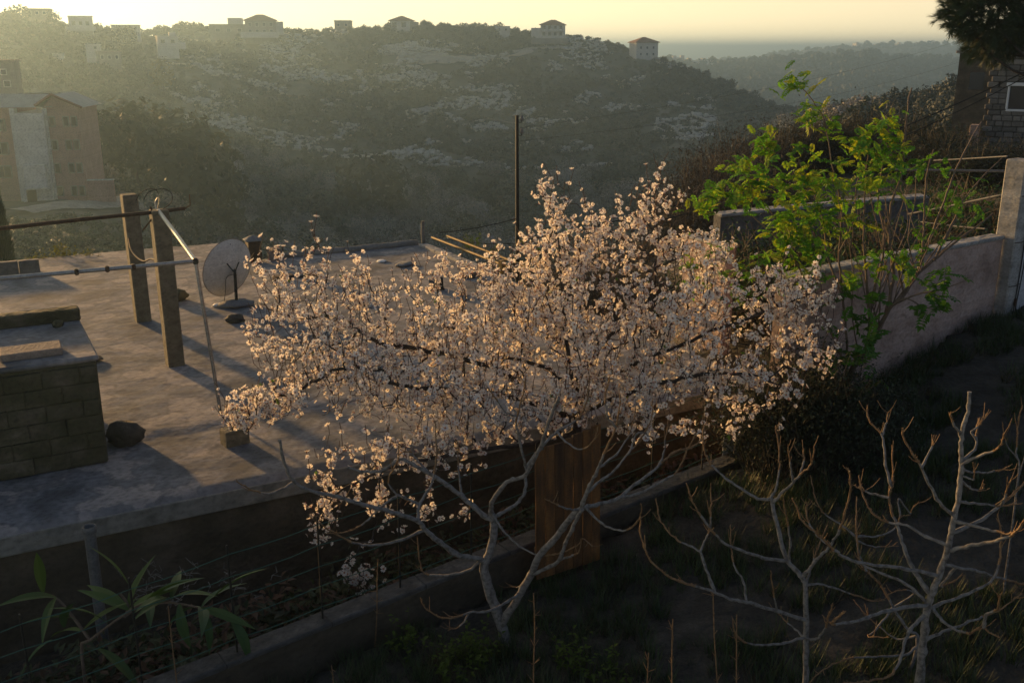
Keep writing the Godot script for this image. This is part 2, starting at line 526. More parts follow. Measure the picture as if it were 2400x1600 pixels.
func yard(x: float, z: float) -> float:
	var side := wall_side(x, z)
	var run := wall_run(x, z)
	var g := 0.10 - 0.20 * run if run < 4.5 else -0.80 - 0.05 * (run - 4.5)
	if run < -3.5: g = 0.80 + 0.04 * (-3.5 - run)
	g -= 0.02 * maxf(side, 0.0)
	var back := -1.5
	if run < 1.0: back = lerpf(-1.5, -0.5, smoothstep(1.0, -3.0, run))
	back = lerpf(back, -3.2, smoothstep(-17.0, -22.0, z) * smoothstep(5.0, 1.0, x))
	var h := lerpf(back, g, smoothstep(-0.12, 0.02, side))
	return h + rough.get_noise_2d(x * 14.0, z * 14.0) * 0.09 + rough.get_noise_2d(x * 60.0, z * 60.0) * 0.03

func make_yard() -> void:
	var b := Mb.new()
	var step := 0.16
	var nx := 240
	var nz := 190
	for j in nz + 1:
		for i in nx + 1:
			var x := -18.0 + i * step
			var z := 4.0 - j * step
			b.put(Vector3(x, yard(x, z), z), Vector3.UP)
	for j in nz:
		for i in nx:
			var p := j * (nx + 1) + i
			var q := p + nx + 1
			b.ix.append_array([p, q, p + 1, p + 1, q, q + 1])
	for j in nz + 1:
		for i in nx + 1:
			var l: Vector3 = b.v[j * (nx + 1) + max(i - 1, 0)]
			var r: Vector3 = b.v[j * (nx + 1) + min(i + 1, nx)]
			var f: Vector3 = b.v[min(j + 1, nz) * (nx + 1) + i]
			var g: Vector3 = b.v[max(j - 1, 0) * (nx + 1) + i]
			b.n[j * (nx + 1) + i] = (r - l).cross(f - g).normalized()
	tag(part("ground", b, M.soil, self), "", "", "", "structure")

# ---------------------------------------------------------------- the flat-roofed house
func roof_height(u: float, v: float) -> float:
	var p := on_house(u, 0, v)
	var h := rough.get_noise_2d(p.x * 22.0, p.z * 22.0) * 0.006 + rough.get_noise_2d(p.x * 110.0 + 50.0, p.z * 110.0) * 0.0009
	if u < -5.2: h += 0.022 * smoothstep(2.06, 2.12, v + rough.get_noise_1d(u * 60.0) * 0.05)
	return h

func make_house() -> void:
	var root := thing("flat_roofed_house", HOUSE_AT, HOUSE_TURN)
	tag(root, "house with a flat weathered grey concrete roof behind the blossoming tree", "house")
	# roof slab: an uneven poured surface with worn, rounded edges
	var b := Mb.new()
	var step := 0.11
	var nu := int(15.5 / step)
	var nv := int(15.2 / step)
	var index := {}
	for j in nv + 1:
		for i in nu + 1:
			var u := -15.05 + i * step
			var v := j * step
			if v > 12.65 + step and u > -3.9 + step: continue
			var edge := minf(v, 0.45 - u)
			if u > -3.9: edge = minf(edge, 12.7 - v)
			var worn := rough.get_noise_2d(u * 40.0, v * 40.0) * 0.02
			var h := roof_height(u, v) - 0.05 * pow(clampf(1.0 - (edge + worn) / 0.13, 0.0, 1.0), 2.0)
			index[Vector2i(i, j)] = b.put(Vector3(u, h, -v), Vector3.UP)
	for j in nv:
		for i in nu:
			if index.has(Vector2i(i + 1, j + 1)) and index.has(Vector2i(i, j)) and index.has(Vector2i(i + 1, j)) and index.has(Vector2i(i, j + 1)):
				var p: int = index[Vector2i(i, j)]
				var p1: int = index[Vector2i(i + 1, j)]
				var q: int = index[Vector2i(i, j + 1)]
				var q1: int = index[Vector2i(i + 1, j + 1)]
				b.ix.append_array([p, q, p1, p1, q, q1])
	for k in index:
		var at: Vector3 = b.v[index[k]]
		var l: Vector3 = b.v[index.get(k + Vector2i(-1, 0), index[k])]
		var r: Vector3 = b.v[index.get(k + Vector2i(1, 0), index[k])]
		var f: Vector3 = b.v[index.get(k + Vector2i(0, 1), index[k])]
		var g: Vector3 = b.v[index.get(k + Vector2i(0, -1), index[k])]
		var nn := (r - l).cross(f - g)
		b.n[index[k]] = nn.normalized() if nn.length() > 1e-9 else Vector3.UP
	part("roof", b, M.roof, root)
	var s := Mb.new()
	s.block(Vector3(-7.3, -0.15, -0.012), Vector3(15.5, 0.22, 0.03), 0, 0.008)
	s.block(Vector3(0.44, -0.15, -6.36), Vector3(0.03, 0.22, 12.66), 0, 0.008)
	s.block(Vector3(-1.7, -0.15, -12.72), Vector3(4.3, 0.22, 0.03), 0, 0.008)
	part("roof_edge", s, M.concrete, root)
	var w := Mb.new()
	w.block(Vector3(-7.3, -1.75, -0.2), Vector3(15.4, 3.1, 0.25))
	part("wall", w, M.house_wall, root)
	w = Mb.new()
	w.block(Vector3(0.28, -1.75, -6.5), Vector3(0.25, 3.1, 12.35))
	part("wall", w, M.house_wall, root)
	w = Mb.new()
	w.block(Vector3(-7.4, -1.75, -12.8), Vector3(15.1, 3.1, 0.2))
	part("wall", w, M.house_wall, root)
	# two unfinished columns left standing on the roof
	for q in [[-7.21, 8.05, 2.36, 0.26], [-7.23, 5.0, 2.50, 0.25]]:
		var cx := Transform3D(Basis.from_euler(Vector3(0.0, 0.05, 0.006)), Vector3(q[0], q[2] * 0.5 - 0.02, -q[1]))
		var col := Mb.new()
		col.box(cx, Vector3(q[3], q[2], q[3]), 0.015)
		part("column", col, M.column, root)
	# the stair head at the left with its mossy sides
	var bx := Mb.new()
	bx.box(Transform3D(Basis.IDENTITY, Vector3(-11.1, 0.64, -2.48)), Vector3(4.82, 1.32, 2.0), 0.03)
	var head := part("stair_head", bx, M.mossy, root)
	for row in 6:
		var u := -8.70 - (0.2 if row % 2 else 0.0)
		if row % 2:
			var half := Mb.new()
			half.box(Transform3D(Basis.IDENTITY, Vector3(-8.795, 0.115 + row * 0.205, -1.475)), Vector3(0.185, 0.192, 0.07), 0.012)
			part("block", half, M.mossy, head)
		while u > -11.2:
			var blk := Mb.new()
			blk.box(Transform3D(Basis.from_euler(Vector3(rng.randf_range(-0.03, 0.03), rng.randf_range(-0.02, 0.02), rng.randf_range(-0.012, 0.012))), Vector3(u - 0.2, 0.115 + row * 0.205, -1.485 + rng.randf_range(0.0, 0.010))), Vector3(0.394, 0.198, 0.07), 0.006)
			part("block", blk, M.mossy if rng.randf() < 0.8 else M.mossy_pale, head)
			u -= 0.402
	var tp := Mb.new()
	tp.box(Transform3D(Basis.IDENTITY, Vector3(-11.1, 1.315, -2.48)), Vector3(4.88, 0.07, 2.06), 0.025)
	part("stair_head_slab", tp, M.roof, root)
	var lip := Mb.new()
	lip.box(Transform3D(Basis.IDENTITY, Vector3(-11.0, 1.43, -3.36)), Vector3(4.7, 0.17, 0.22), 0.02)
	part("stair_head_beam", lip, M.mossy, root)
	# far kerb, a rounded mortar ridge, and the mortar strip along the right edge
	var kb := Mb.new()
	var pts := []
	var rad := []
	for i in 40:
		var f := i / 39.0
		pts.append(Vector3(-3.35 + 3.6 * f, 0.03 + rough.get_noise_1d(i * 9.0) * 0.012, -12.52 - 0.02 * sin(f * 9.0)))
		rad.append(0.095 + rough.get_noise_1d(i * 17.0 + 80.0) * 0.018)
	kb.tube(pts, rad, 10)
	part("kerb", kb, M.concrete, root)
	kb = Mb.new()
	for i in 14:
		var f := i / 14.0
		kb.box(Transform3D(Basis.from_euler(Vector3(0, rng.randf_range(-0.02, 0.02), 0)), Vector3(0.30 + rng.randf_range(-0.01, 0.01), 0.02, -8.0 - 4.4 * f)), Vector3(0.24, 0.075 + rng.randf() * 0.02, 0.33), 0.02)
	part("edge_mortar", kb, M.pale_coping, root)
	var cp := Mb.new()
	cp.tube([Vector3(0.36, -0.02, -12.35), Vector3(0.34, 0.28, -12.36), Vector3(0.35, 0.62, -12.35)], [0.055, 0.05, 0.045], 7)
	part("corner_post", cp, M.concrete, root)

func on_roof(called: String, u: float, v: float, turn := 0.0, y := 0.0) -> Node3D:
	var p := on_house(u, 0, v)
	p.y = y if y > 0.0 else roof_height(u, v) - 0.004
	return thing(called, p, HOUSE_TURN + turn)

func rock_mesh(sd: int, size: Vector3, rings := 7, sides := 10, lumpy := 0.35) -> ArrayMesh:
	var b := Mb.new()
	var f := FastNoiseLite.new()
	f.seed = sd
	f.frequency = 0.9
	for j in rings + 1:
		var a := PI * j / rings
		for i in sides + 1:
			var w := TAU * (i % sides) / sides
			var dir := Vector3(sin(a) * cos(w), cos(a), sin(a) * sin(w))
			var r := 1.0 + f.get_noise_3dv(dir * 1.6) * lumpy * 2.0
			b.put(dir * r * size * 0.5 + Vector3(0, size.y * 0.42, 0), dir)
	var base := 0
	for j in rings:
		for i in sides:
			var p := base + j * (sides + 1) + i
			var q := p + sides + 1
			b.ix.append_array([p, p + 1, q, p + 1, q + 1, q])
	var st := SurfaceTool.new()
	st.create_from(b.done(), 0)
	st.generate_normals()
	return st.commit()

func make_roof_things() -> void:
	# galvanised pipe frame
	var t := on_roof("pipe_pergola", -7.12, 2.40)
	tag(t, "galvanised steel pipe pergola standing beside the concrete columns on the roof", "pergola")
	var top := spot(457, 612, 12.73)
	var b := Mb.new()
	b.tube([local(t, spot(518, 976, 12.73)) - Vector3(0, 0.05, 0), local(t, spot(489, 800, 12.73)), local(t, top)], [0.024, 0.024, 0.024], 10)
	part("post", b, M.galvanised, t)
	b = Mb.new()
	b.tube([local(t, top), local(t, spot(300, 626, 12.30)), local(t, spot(130, 641, 11.96)), local(t, spot(-60, 657, 11.55))], [0.026, 0.026, 0.026, 0.026], 10)
	part("crossbar", b, M.galvanised, t)
	b = Mb.new()
	b.tube([local(t, top), local(t, spot(415, 553, 13.9)), local(t, spot(370, 493, 14.95))], [0.03, 0.03, 0.03], 10)
	part("brace", b, M.galvanised, t)
	b = Mb.new()
	b.box(Transform3D(Basis.IDENTITY, local(t, top)), Vector3(0.075, 0.085, 0.075), 0.02)
	part("elbow", b, M.dark_iron, t)
	for q in [[312, 625, 12.33], [250, 630, 12.2], [178, 637, 12.05]]:
		b = Mb.new()
		var c := local(t, spot(q[0], q[1], q[2]))
		b.box(Transform3D(Basis.IDENTITY, c), Vector3(0.05, 0.075, 0.075), 0.012)
		part("clamp", b, M.rust, t)
	# rusty bar laid from the nearer column to the left
	t = thing("rusty_bar", spot(360, 496, 14.9))
	tag(t, "long rusty steel bar lying across the column tops at the left", "steel bar")
	b = Mb.new()
	b.tube([spot(432, 488, 15.1) - t.position, spot(360, 497, 14.9) - t.position, spot(180, 515, 14.2) - t.position, spot(-60, 542, 13.3) - t.position], [0.028, 0.03, 0.03, 0.03], 6)
	part("bar", b, M.rust, t)
	b = Mb.new()
	b.tube([spot(432, 488, 15.1) - t.position, spot(445, 481, 15.1) - t.position, spot(443, 455, 15.1) - t.position], [0.012, 0.011, 0.008], 5)
	part("hook", b, M.rust, t)
	# bent wires and reinforcing rods on the columns
	var wires := [
		["wire_loop", "thin wire looped over the top of the nearer roof column", [[335, 470, 15.0], [350, 448, 15.0], [385, 443, 15.1], [402, 455, 15.1], [400, 475, 15.1], [378, 492, 15.0]], 0.007, "dark_iron"],
		["bent_rod", "sunlit bent reinforcing rod curling from the farther roof column", [[301, 558, 16.8], [305, 580, 16.5], [315, 598, 16.2], [335, 612, 15.8], [352, 607, 15.6], [362, 609, 15.4]], 0.014, "rust"],
		["upright_rod", "short sunlit rod sticking up beside the sloping pipe", [[367, 492, 14.95], [364, 480, 14.95], [364, 472, 14.95], [369, 464, 14.95]], 0.014, "galvanised"],
		["side_rod", "short sunlit rod leaning on the nearer column's left side", [[333, 540, 14.9], [345, 525, 14.9], [357, 507, 14.9], [352, 484, 14.9]], 0.013, "rust"],
		["arched_wire", "thin dark wire arching above the columns towards the right", [[318, 470, 15.6], [330, 450, 15.6], [360, 442, 15.6], [372, 460, 15.5], [368, 492, 15.2]], 0.006, "dark_iron"],
	]
	for q in wires:
		var base := spot(q[2][0][0], q[2][0][1], q[2][0][2])
		var raw := []
		for p in q[2]: raw.append(spot(p[0], p[1], p[2]) - base)
		var sm := smooth_line(raw, 4)
		var rr := []
		for p in sm: rr.append(q[3])
		b = Mb.new()
		b.tube(sm, rr, 5)
		var o := part(q[0], b, M[q[4]], self)
		o.position = base
		tag(o, q[1], "wire" if "wire" in q[0] else "rod")
	# satellite dish
	t = on_roof("satellite_dish", -5.42, 8.55)
	tag(t, "large off-white satellite dish seen from behind on the roof", "satellite dish")
	var mid := local(t, spot(536, 629, 19.0))
	var axis := (Basis(Vector3.UP, deg_to_rad(-HOUSE_TURN)) * Vector3(-0.80, 0.20, -0.56)).normalized()
	var side := axis.cross(Vector3.UP).normalized()
	var face := Transform3D(Basis(side, axis, side.cross(axis)).orthonormalized(), mid)
	b = Mb.new()
	var prof := []
	for i in 13: prof.append(Vector2(0.585 * i / 12.0, 0.17 * pow(i / 12.0, 2.0) - 0.12))
	for i in 13: prof.append(Vector2(0.575 * (12 - i) / 12.0, 0.17 * pow((12 - i) / 12.0, 2.0) - 0.105))
	b.lathe(face, prof, 40)
	part("reflector", b, M.dish, t)
	b = Mb.new()
	var ring := []
	var rr2 := []
	for i in 41:
		ring.append(face * Vector3(0.585 * cos(TAU * i / 40.0), 0.052, 0.585 * sin(TAU * i / 40.0)))
		rr2.append(0.007)
	b.tube(ring, rr2, 6, false)
	part("rim", b, M.pale_slab, t)
	var foot := local(t, spot(554, 713, 18.75))
	var head := local(t, spot(550, 642, 18.75))
	b = Mb.new()
	b.tube([foot, head], [0.03, 0.03], 8)
	part("mast", b, M.dark_iron, t)
	b = Mb.new()
	b.tube([head, face * Vector3(0.05, -0.1, 0)], [0.03, 0.03], 6)
	b.tube([head + Vector3(0, 0.03, 0), face * Vector3(0.16, -0.09, 0.14)], [0.012, 0.012], 5)
	b.tube([head + Vector3(0, 0.02, 0), face * Vector3(-0.14, -0.09, 0.16)], [0.012, 0.012], 5)
	part("bracket", b, M.dark_iron, t)
	b = Mb.new()
	b.tube([face * Vector3(0, 0.0, 0.5), face * Vector3(0, 0.5, 0.1)], [0.012, 0.012], 5)
	part("feed_arm", b, M.dark_iron, t)
	b = Mb.new()
	b.box(Transform3D(face.basis, face * Vector3(0, 0.52, 0.08)), Vector3(0.06, 0.12, 0.06), 0.015)
	part("feed_horn", b, M.white, t)
	b = Mb.new()
	b.tube(smooth_line([head, local(t, spot(530, 650, 18.7)), local(t, spot(528, 680, 18.7)), local(t, spot(524, 712, 18.7))], 4), [0.006, 0.006, 0.006, 0.006, 0.006, 0.006, 0.006, 0.006, 0.006, 0.006, 0.006, 0.006, 0.006], 4)
	part("cable", b, M.cable, t)
	var o := piece("mortar_footing", rock_mesh(4, Vector3(0.75, 0.16, 0.55), 6, 14, 0.2), M.mortar, t, Transform3D(Basis.IDENTITY, Vector3(foot.x, -0.03, foot.z)))
	# vent with a cap, behind the dish
	t = on_roof("vent_chimney", -3.99, 12.35)
	tag(t, "dark rusty square vent with a pointed cap behind the satellite dish", "vent")
	b = Mb.new()
	b.block(Vector3(0, 0.25, 0), Vector3(0.30, 0.54, 0.30), 0, 0.015)
	part("shaft", b, M.rust, t)
	b = Mb.new()
	b.lathe(Transform3D(Basis(Vector3.UP, PI / 4), Vector3(0, 0.52, 0)), [Vector2(0.26, 0.0), Vector2(0.28, 0.02), Vector2(0.05, 0.12), Vector2(0, 0.125)], 4)
	part("cap", b, M.mortar, t)
	b = Mb.new()
	b.block(Vector3(0.42, 0.12, 0.06), Vector3(0.30, 0.26, 0.06), 0.6, 0.02)
	part("flashing", b, M.pale_slab, t)
	# concrete cube at the end of the kerb
	b = Mb.new()
	b.block(Vector3(0, 0.125, 0), Vector3(0.24, 0.25, 0.24), 0.1, 0.02)
	o = part("concrete_cube", b, M.pale_slab, self)
	o.position = on_house(-3.42, 0.0, 12.55); o.rotation.y = deg_to_rad(HOUSE_TURN)
	tag(o, "small pale concrete cube at the left end of the far roof kerb", "concrete block")
	# brown hollow blocks lying on the roof
	for q in [[-3.95, 10.15, 0.42, 0.12, "brick", "brown hollow brick lying on the roof right of the dish"], [-3.42, 10.28, 0.40, 0.07, "mortar", "grey concrete block lying beside the brown brick on the roof"]]:
		t = on_roof("roof_brick", q[0], q[1], 4.0)
		tag(t, q[5], "brick")
		b = Mb.new()
		b.block(Vector3(0, q[3] * 0.5, 0), Vector3(q[2], q[3], 0.19), 0, 0.008)
		part("body", b, M[q[4]], t)
		b = Mb.new()
		for k in 2: b.block(Vector3(0, q[3] * (0.3 + 0.4 * k), 0.0965), Vector3(q[2] * 0.8, q[3] * 0.18, 0.008))
		part("core_hole", b, M.dark_iron, t)
	# block with upright rods, holding the foot of the pipe
	t = on_roof("anchor_block", -7.2, 1.32, 8.0)
	tag(t, "concrete block with upright steel rods at the foot of the galvanised pipe", "concrete block")
	b = Mb.new()
	b.block(Vector3(0, 0.1, 0), Vector3(0.31, 0.22, 0.22), 0, 0.012)
	part("block", b, M.column, t)
	for q in [[-0.05, 0.62, 0.02], [0.02, 0.5, -0.05]]:
		b = Mb.new()
		b.tube([Vector3(q[0], 0.15, q[2]), Vector3(q[0] - 0.01, q[1], q[2])], [0.007, 0.007], 5)
		part("rod", b, M.rust, t)
	# loose stones and debris
	var loose := [
		["rubble_lump", "dark rounded lump of rubble against the mossy stair head", -8.42, 2.0, Vector3(0.46, 0.34, 0.36), "rubble", "rubble"],
		["dark_stone", "dark flat stone lying on the roof below the dish", -5.75, 7.1, Vector3(0.34, 0.17, 0.24), "rubble", "stone"],
		["moss_mound", "grey mound with moss on the roof left of the dish", -6.35, 9.3, Vector3(0.42, 0.26, 0.34), "mossy", "mound"],
		["rusty_ring", "low round rusty heap on the roof beside the stair head", -8.45, 5.85, Vector3(0.52, 0.10, 0.42), "rust", "heap"],
		["pale_debris", "white crumbled debris at the foot of the satellite dish", -5.72, 8.45, Vector3(0.30, 0.06, 0.18), "white", "debris"],
		["tar_patch_heap", "dark tar heap beside the yellow rails on the roof edge", -0.25, 8.55, Vector3(0.62, 0.10, 0.45), "rubble", "heap"],
		["grey_heap", "grey gravel heap beside the white lid on the far roof", -1.05, 10.3, Vector3(0.55, 0.08, 0.36), "mortar", "heap"],
		["red_tile", "dark red flat tile on the roof below the yellow post", -0.35, 7.65, Vector3(0.50, 0.05, 0.24), "brick", "tile"],
		["white_lid", "small white lid lying on the far part of the roof", -1.35, 10.95, Vector3(0.30, 0.05, 0.22), "white", "lid"],
		["pale_patch_stone", "long pale stone lying flat on the middle of the roof", -3.1, 7.3, Vector3(0.75, 0.05, 0.16), "pale_coping", "stone"],
	]
	for i in loose.size():
		var q = loose[i]
		var at := on_house(q[2], 0, q[3])
		at.y = roof_height(q[2], q[3]) - q[4].y * 0.08
		o = piece(q[0], rock_mesh(60 + i, q[4], 9, 16, 0.22), M[q[5]], self, Transform3D(Basis(Vector3.UP, deg_to_rad(HOUSE_TURN) + 0.2 * i - 0.5), at))
		tag(o, q[1], q[6])
	# things on top of the stair head
	t = on_roof("paving_slab", -9.35, 1.86, -3.0, 1.35)
	tag(t, "pinkish paving slab lying on top of the mossy stair head", "slab")
	b = Mb.new()
	b.box(Transform3D(Basis.from_euler(Vector3(0.02, 0.02, 0.01)), Vector3(0, 0.045, 0)), Vector3(0.66, 0.09, 0.36), 0.012)
	part("slab", b, M.pale_slab, t)
	var top_stones := [[-9.9, 2.35, Vector3(0.24, 0.08, 0.12), "mossy", "small mossy stone on the stair head behind the pink slab"], [-8.95, 3.05, Vector3(0.14, 0.11, 0.12), "mossy", "small dark stone at the right end of the stair head beam"], [-9.75, 3.05, Vector3(0.30, 0.06, 0.12), "pale_coping", "thin pale stone on the stair head at the left"]]
	for i in top_stones.size():
		var q = top_stones[i]
		var at := on_house(q[0], 1.35, q[1])
		o = piece("mossy_stone", rock_mesh(80 + i, q[2], 7, 12, 0.25), M[q[3]], self, Transform3D(Basis(Vector3.UP, i), at - Vector3(0, q[2].y * 0.08, 0)))
		tag(o, q[4], "stone", "stones on the stair head")
	for q in [[-9.1, 8.2, 0.62, "moss covered flat stone on the roof behind the stair head"], [-10.2, 6.3, 0.5, "low mossy stone at the left edge of the roof"]]:
		var at := on_house(q[0], 0, q[1])
		at.y = roof_height(q[0], q[1]) - 0.015
		o = piece("moss_stone", rock_mesh(90 + int(q[2] * 10), Vector3(q[2], 0.17, 0.3), 8, 14, 0.25), M.mossy, self, Transform3D(Basis(Vector3.UP, 0.4), at))
		tag(o, q[3], "stone", "moss stones on the roof")
	# block parapet at the far left
	t = on_roof("block_parapet", -8.5, 13.6)
	tag(t, "low parapet of grey concrete blocks at the far left of the roof", "parapet")
	for i in 9:
		b = Mb.new()
		b.block(Vector3(-0.2 - i * 0.425, 0.14, rng.randf_range(-0.012, 0.012)), Vector3(0.41, 0.30, 0.17), rng.randf_range(-0.02, 0.02), 0.012)
		part("block", b, M.grey_wall, t)
	# yellow rails at the right edge and their post
	for q in [[[1012, 556, 25.4], [1100, 590, 23.6], [1198, 628, 21.9], "nearer yellow steel rail sloping along the right roof edge"], [[1048, 553, 26.2], [1140, 588, 24.4], [1270, 640, 22.2], "farther yellow steel rail sloping beyond the right roof edge"]]:
		var base := spot(q[0][0], q[0][1], q[0][2])
		b = Mb.new()
		b.tube([Vector3.ZERO, spot(q[1][0], q[1][1], q[1][2]) - base, spot(q[2][0], q[2][1], q[2][2]) - base], [0.035, 0.035, 0.035], 4)
		o = part("yellow_rail", b, M.yellow_steel, self)
		o.position = base
		tag(o, q[3], "rail", "yellow steel rails")
	t = on_roof("yellow_post", 0.36, 8.15)
	tag(t, "short yellow steel post where the rails end on the roof edge", "post")
	b = Mb.new()
	b.block(Vector3(0, 0.17, 0), Vector3(0.13, 0.42, 0.12), 0.2, 0.01)
	part("post", b, M.yellow_steel, t)
	b = Mb.new()
	for k in 4: b.block(Vector3(0.16 + 0.07 * k, 0.12, 0.03), Vector3(0.03, 0.34, 0.09), 0.2, 0.006)
	part("bracket", b, M.dark_iron, t)
	# the old pump lying on the roof
	t = on_roof("old_pump", -1.40, 7.75, -20.0)
	tag(t, "old pump with a round pipe mouth lying on the roof beyond the blossoms", "pump")
	b = Mb.new()
	b.tube([Vector3(-0.16, 0.13, 0), Vector3(0.06, 0.15, 0.02)], [0.09, 0.10], 14)
	part("barrel", b, M.grey_wall, t)
	b = Mb.new()
	b.lathe(Transform3D(Basis(Vector3(0, -1, 0), Vector3(1, 0, 0), Vector3(0, 0, 1)), Vector3(0.06, 0.15, 0.02)), [Vector2(0.09, 0), Vector2(0.125, 0.0), Vector2(0.13, 0.03), Vector2(0.125, 0.06), Vector2(0.09, 0.06), Vector2(0.08, 0.01)], 18)
	part("pipe_mouth", b, M.dark_iron, t)
	b = Mb.new()
	b.block(Vector3(0.0, 0.32, -0.02), Vector3(0.13, 0.16, 0.12), 0.3, 0.03)
	b.tube([Vector3(-0.02, 0.2, 0), Vector3(0.0, 0.3, 0)], [0.05, 0.05], 8)
	part("motor", b, M.rubble, t)
	b = Mb.new()
	b.block(Vector3(-0.05, 0.02, 0), Vector3(0.4, 0.05, 0.2), 0, 0.01)
	part("foot", b, M.rust, t)

func smooth_line(p: Array, cuts: int) -> Array:
	var out := []
	var n := p.size()
	for i in n - 1:
		var a: Vector3 = p[max(i - 1, 0)]
		var b: Vector3 = p[i]
		var c: Vector3 = p[i + 1]
		var d: Vector3 = p[min(i + 2, n - 1)]
		for k in cuts:
			out.append(b.cubic_interpolate(c, a, d, float(k) / cuts))
	out.append(p[n - 1])
	return out

# ---------------------------------------------------------------- boundary walls, fence and gate
func on_wall(run: float, y: float, out := 0.0) -> Vector3:
	return Vector3(WALL_P.x + WALL_DIR.x * run + 0.575 * out, y, WALL_P.z + WALL_DIR.z * run + 0.818 * out)

# an upright sheet with a top and a foot line, thick behind
func wall_mesh(tops: Array, foots: Array, thick: Vector3) -> Mb:
	var b := Mb.new()
	for i in tops.size() - 1:
		var a: Vector3 = tops[i]
		var c: Vector3 = tops[i + 1]
		var e: Vector3 = foots[i]
		var f: Vector3 = foots[i + 1]
		var mid := (a + c + e + f) * 0.25 + thick * 0.5
		b.out_face(mid, [a, c, f, e])
		b.out_face(mid, [a + thick, c + thick, f + thick, e + thick])
		b.out_face(mid, [a, c, c + thick, a + thick])
		if i == 0: b.out_face(mid, [a, e, e + thick, a + thick])
		if i == tops.size() - 2: b.out_face(mid, [c, f, f + thick, c + thick])
	return b

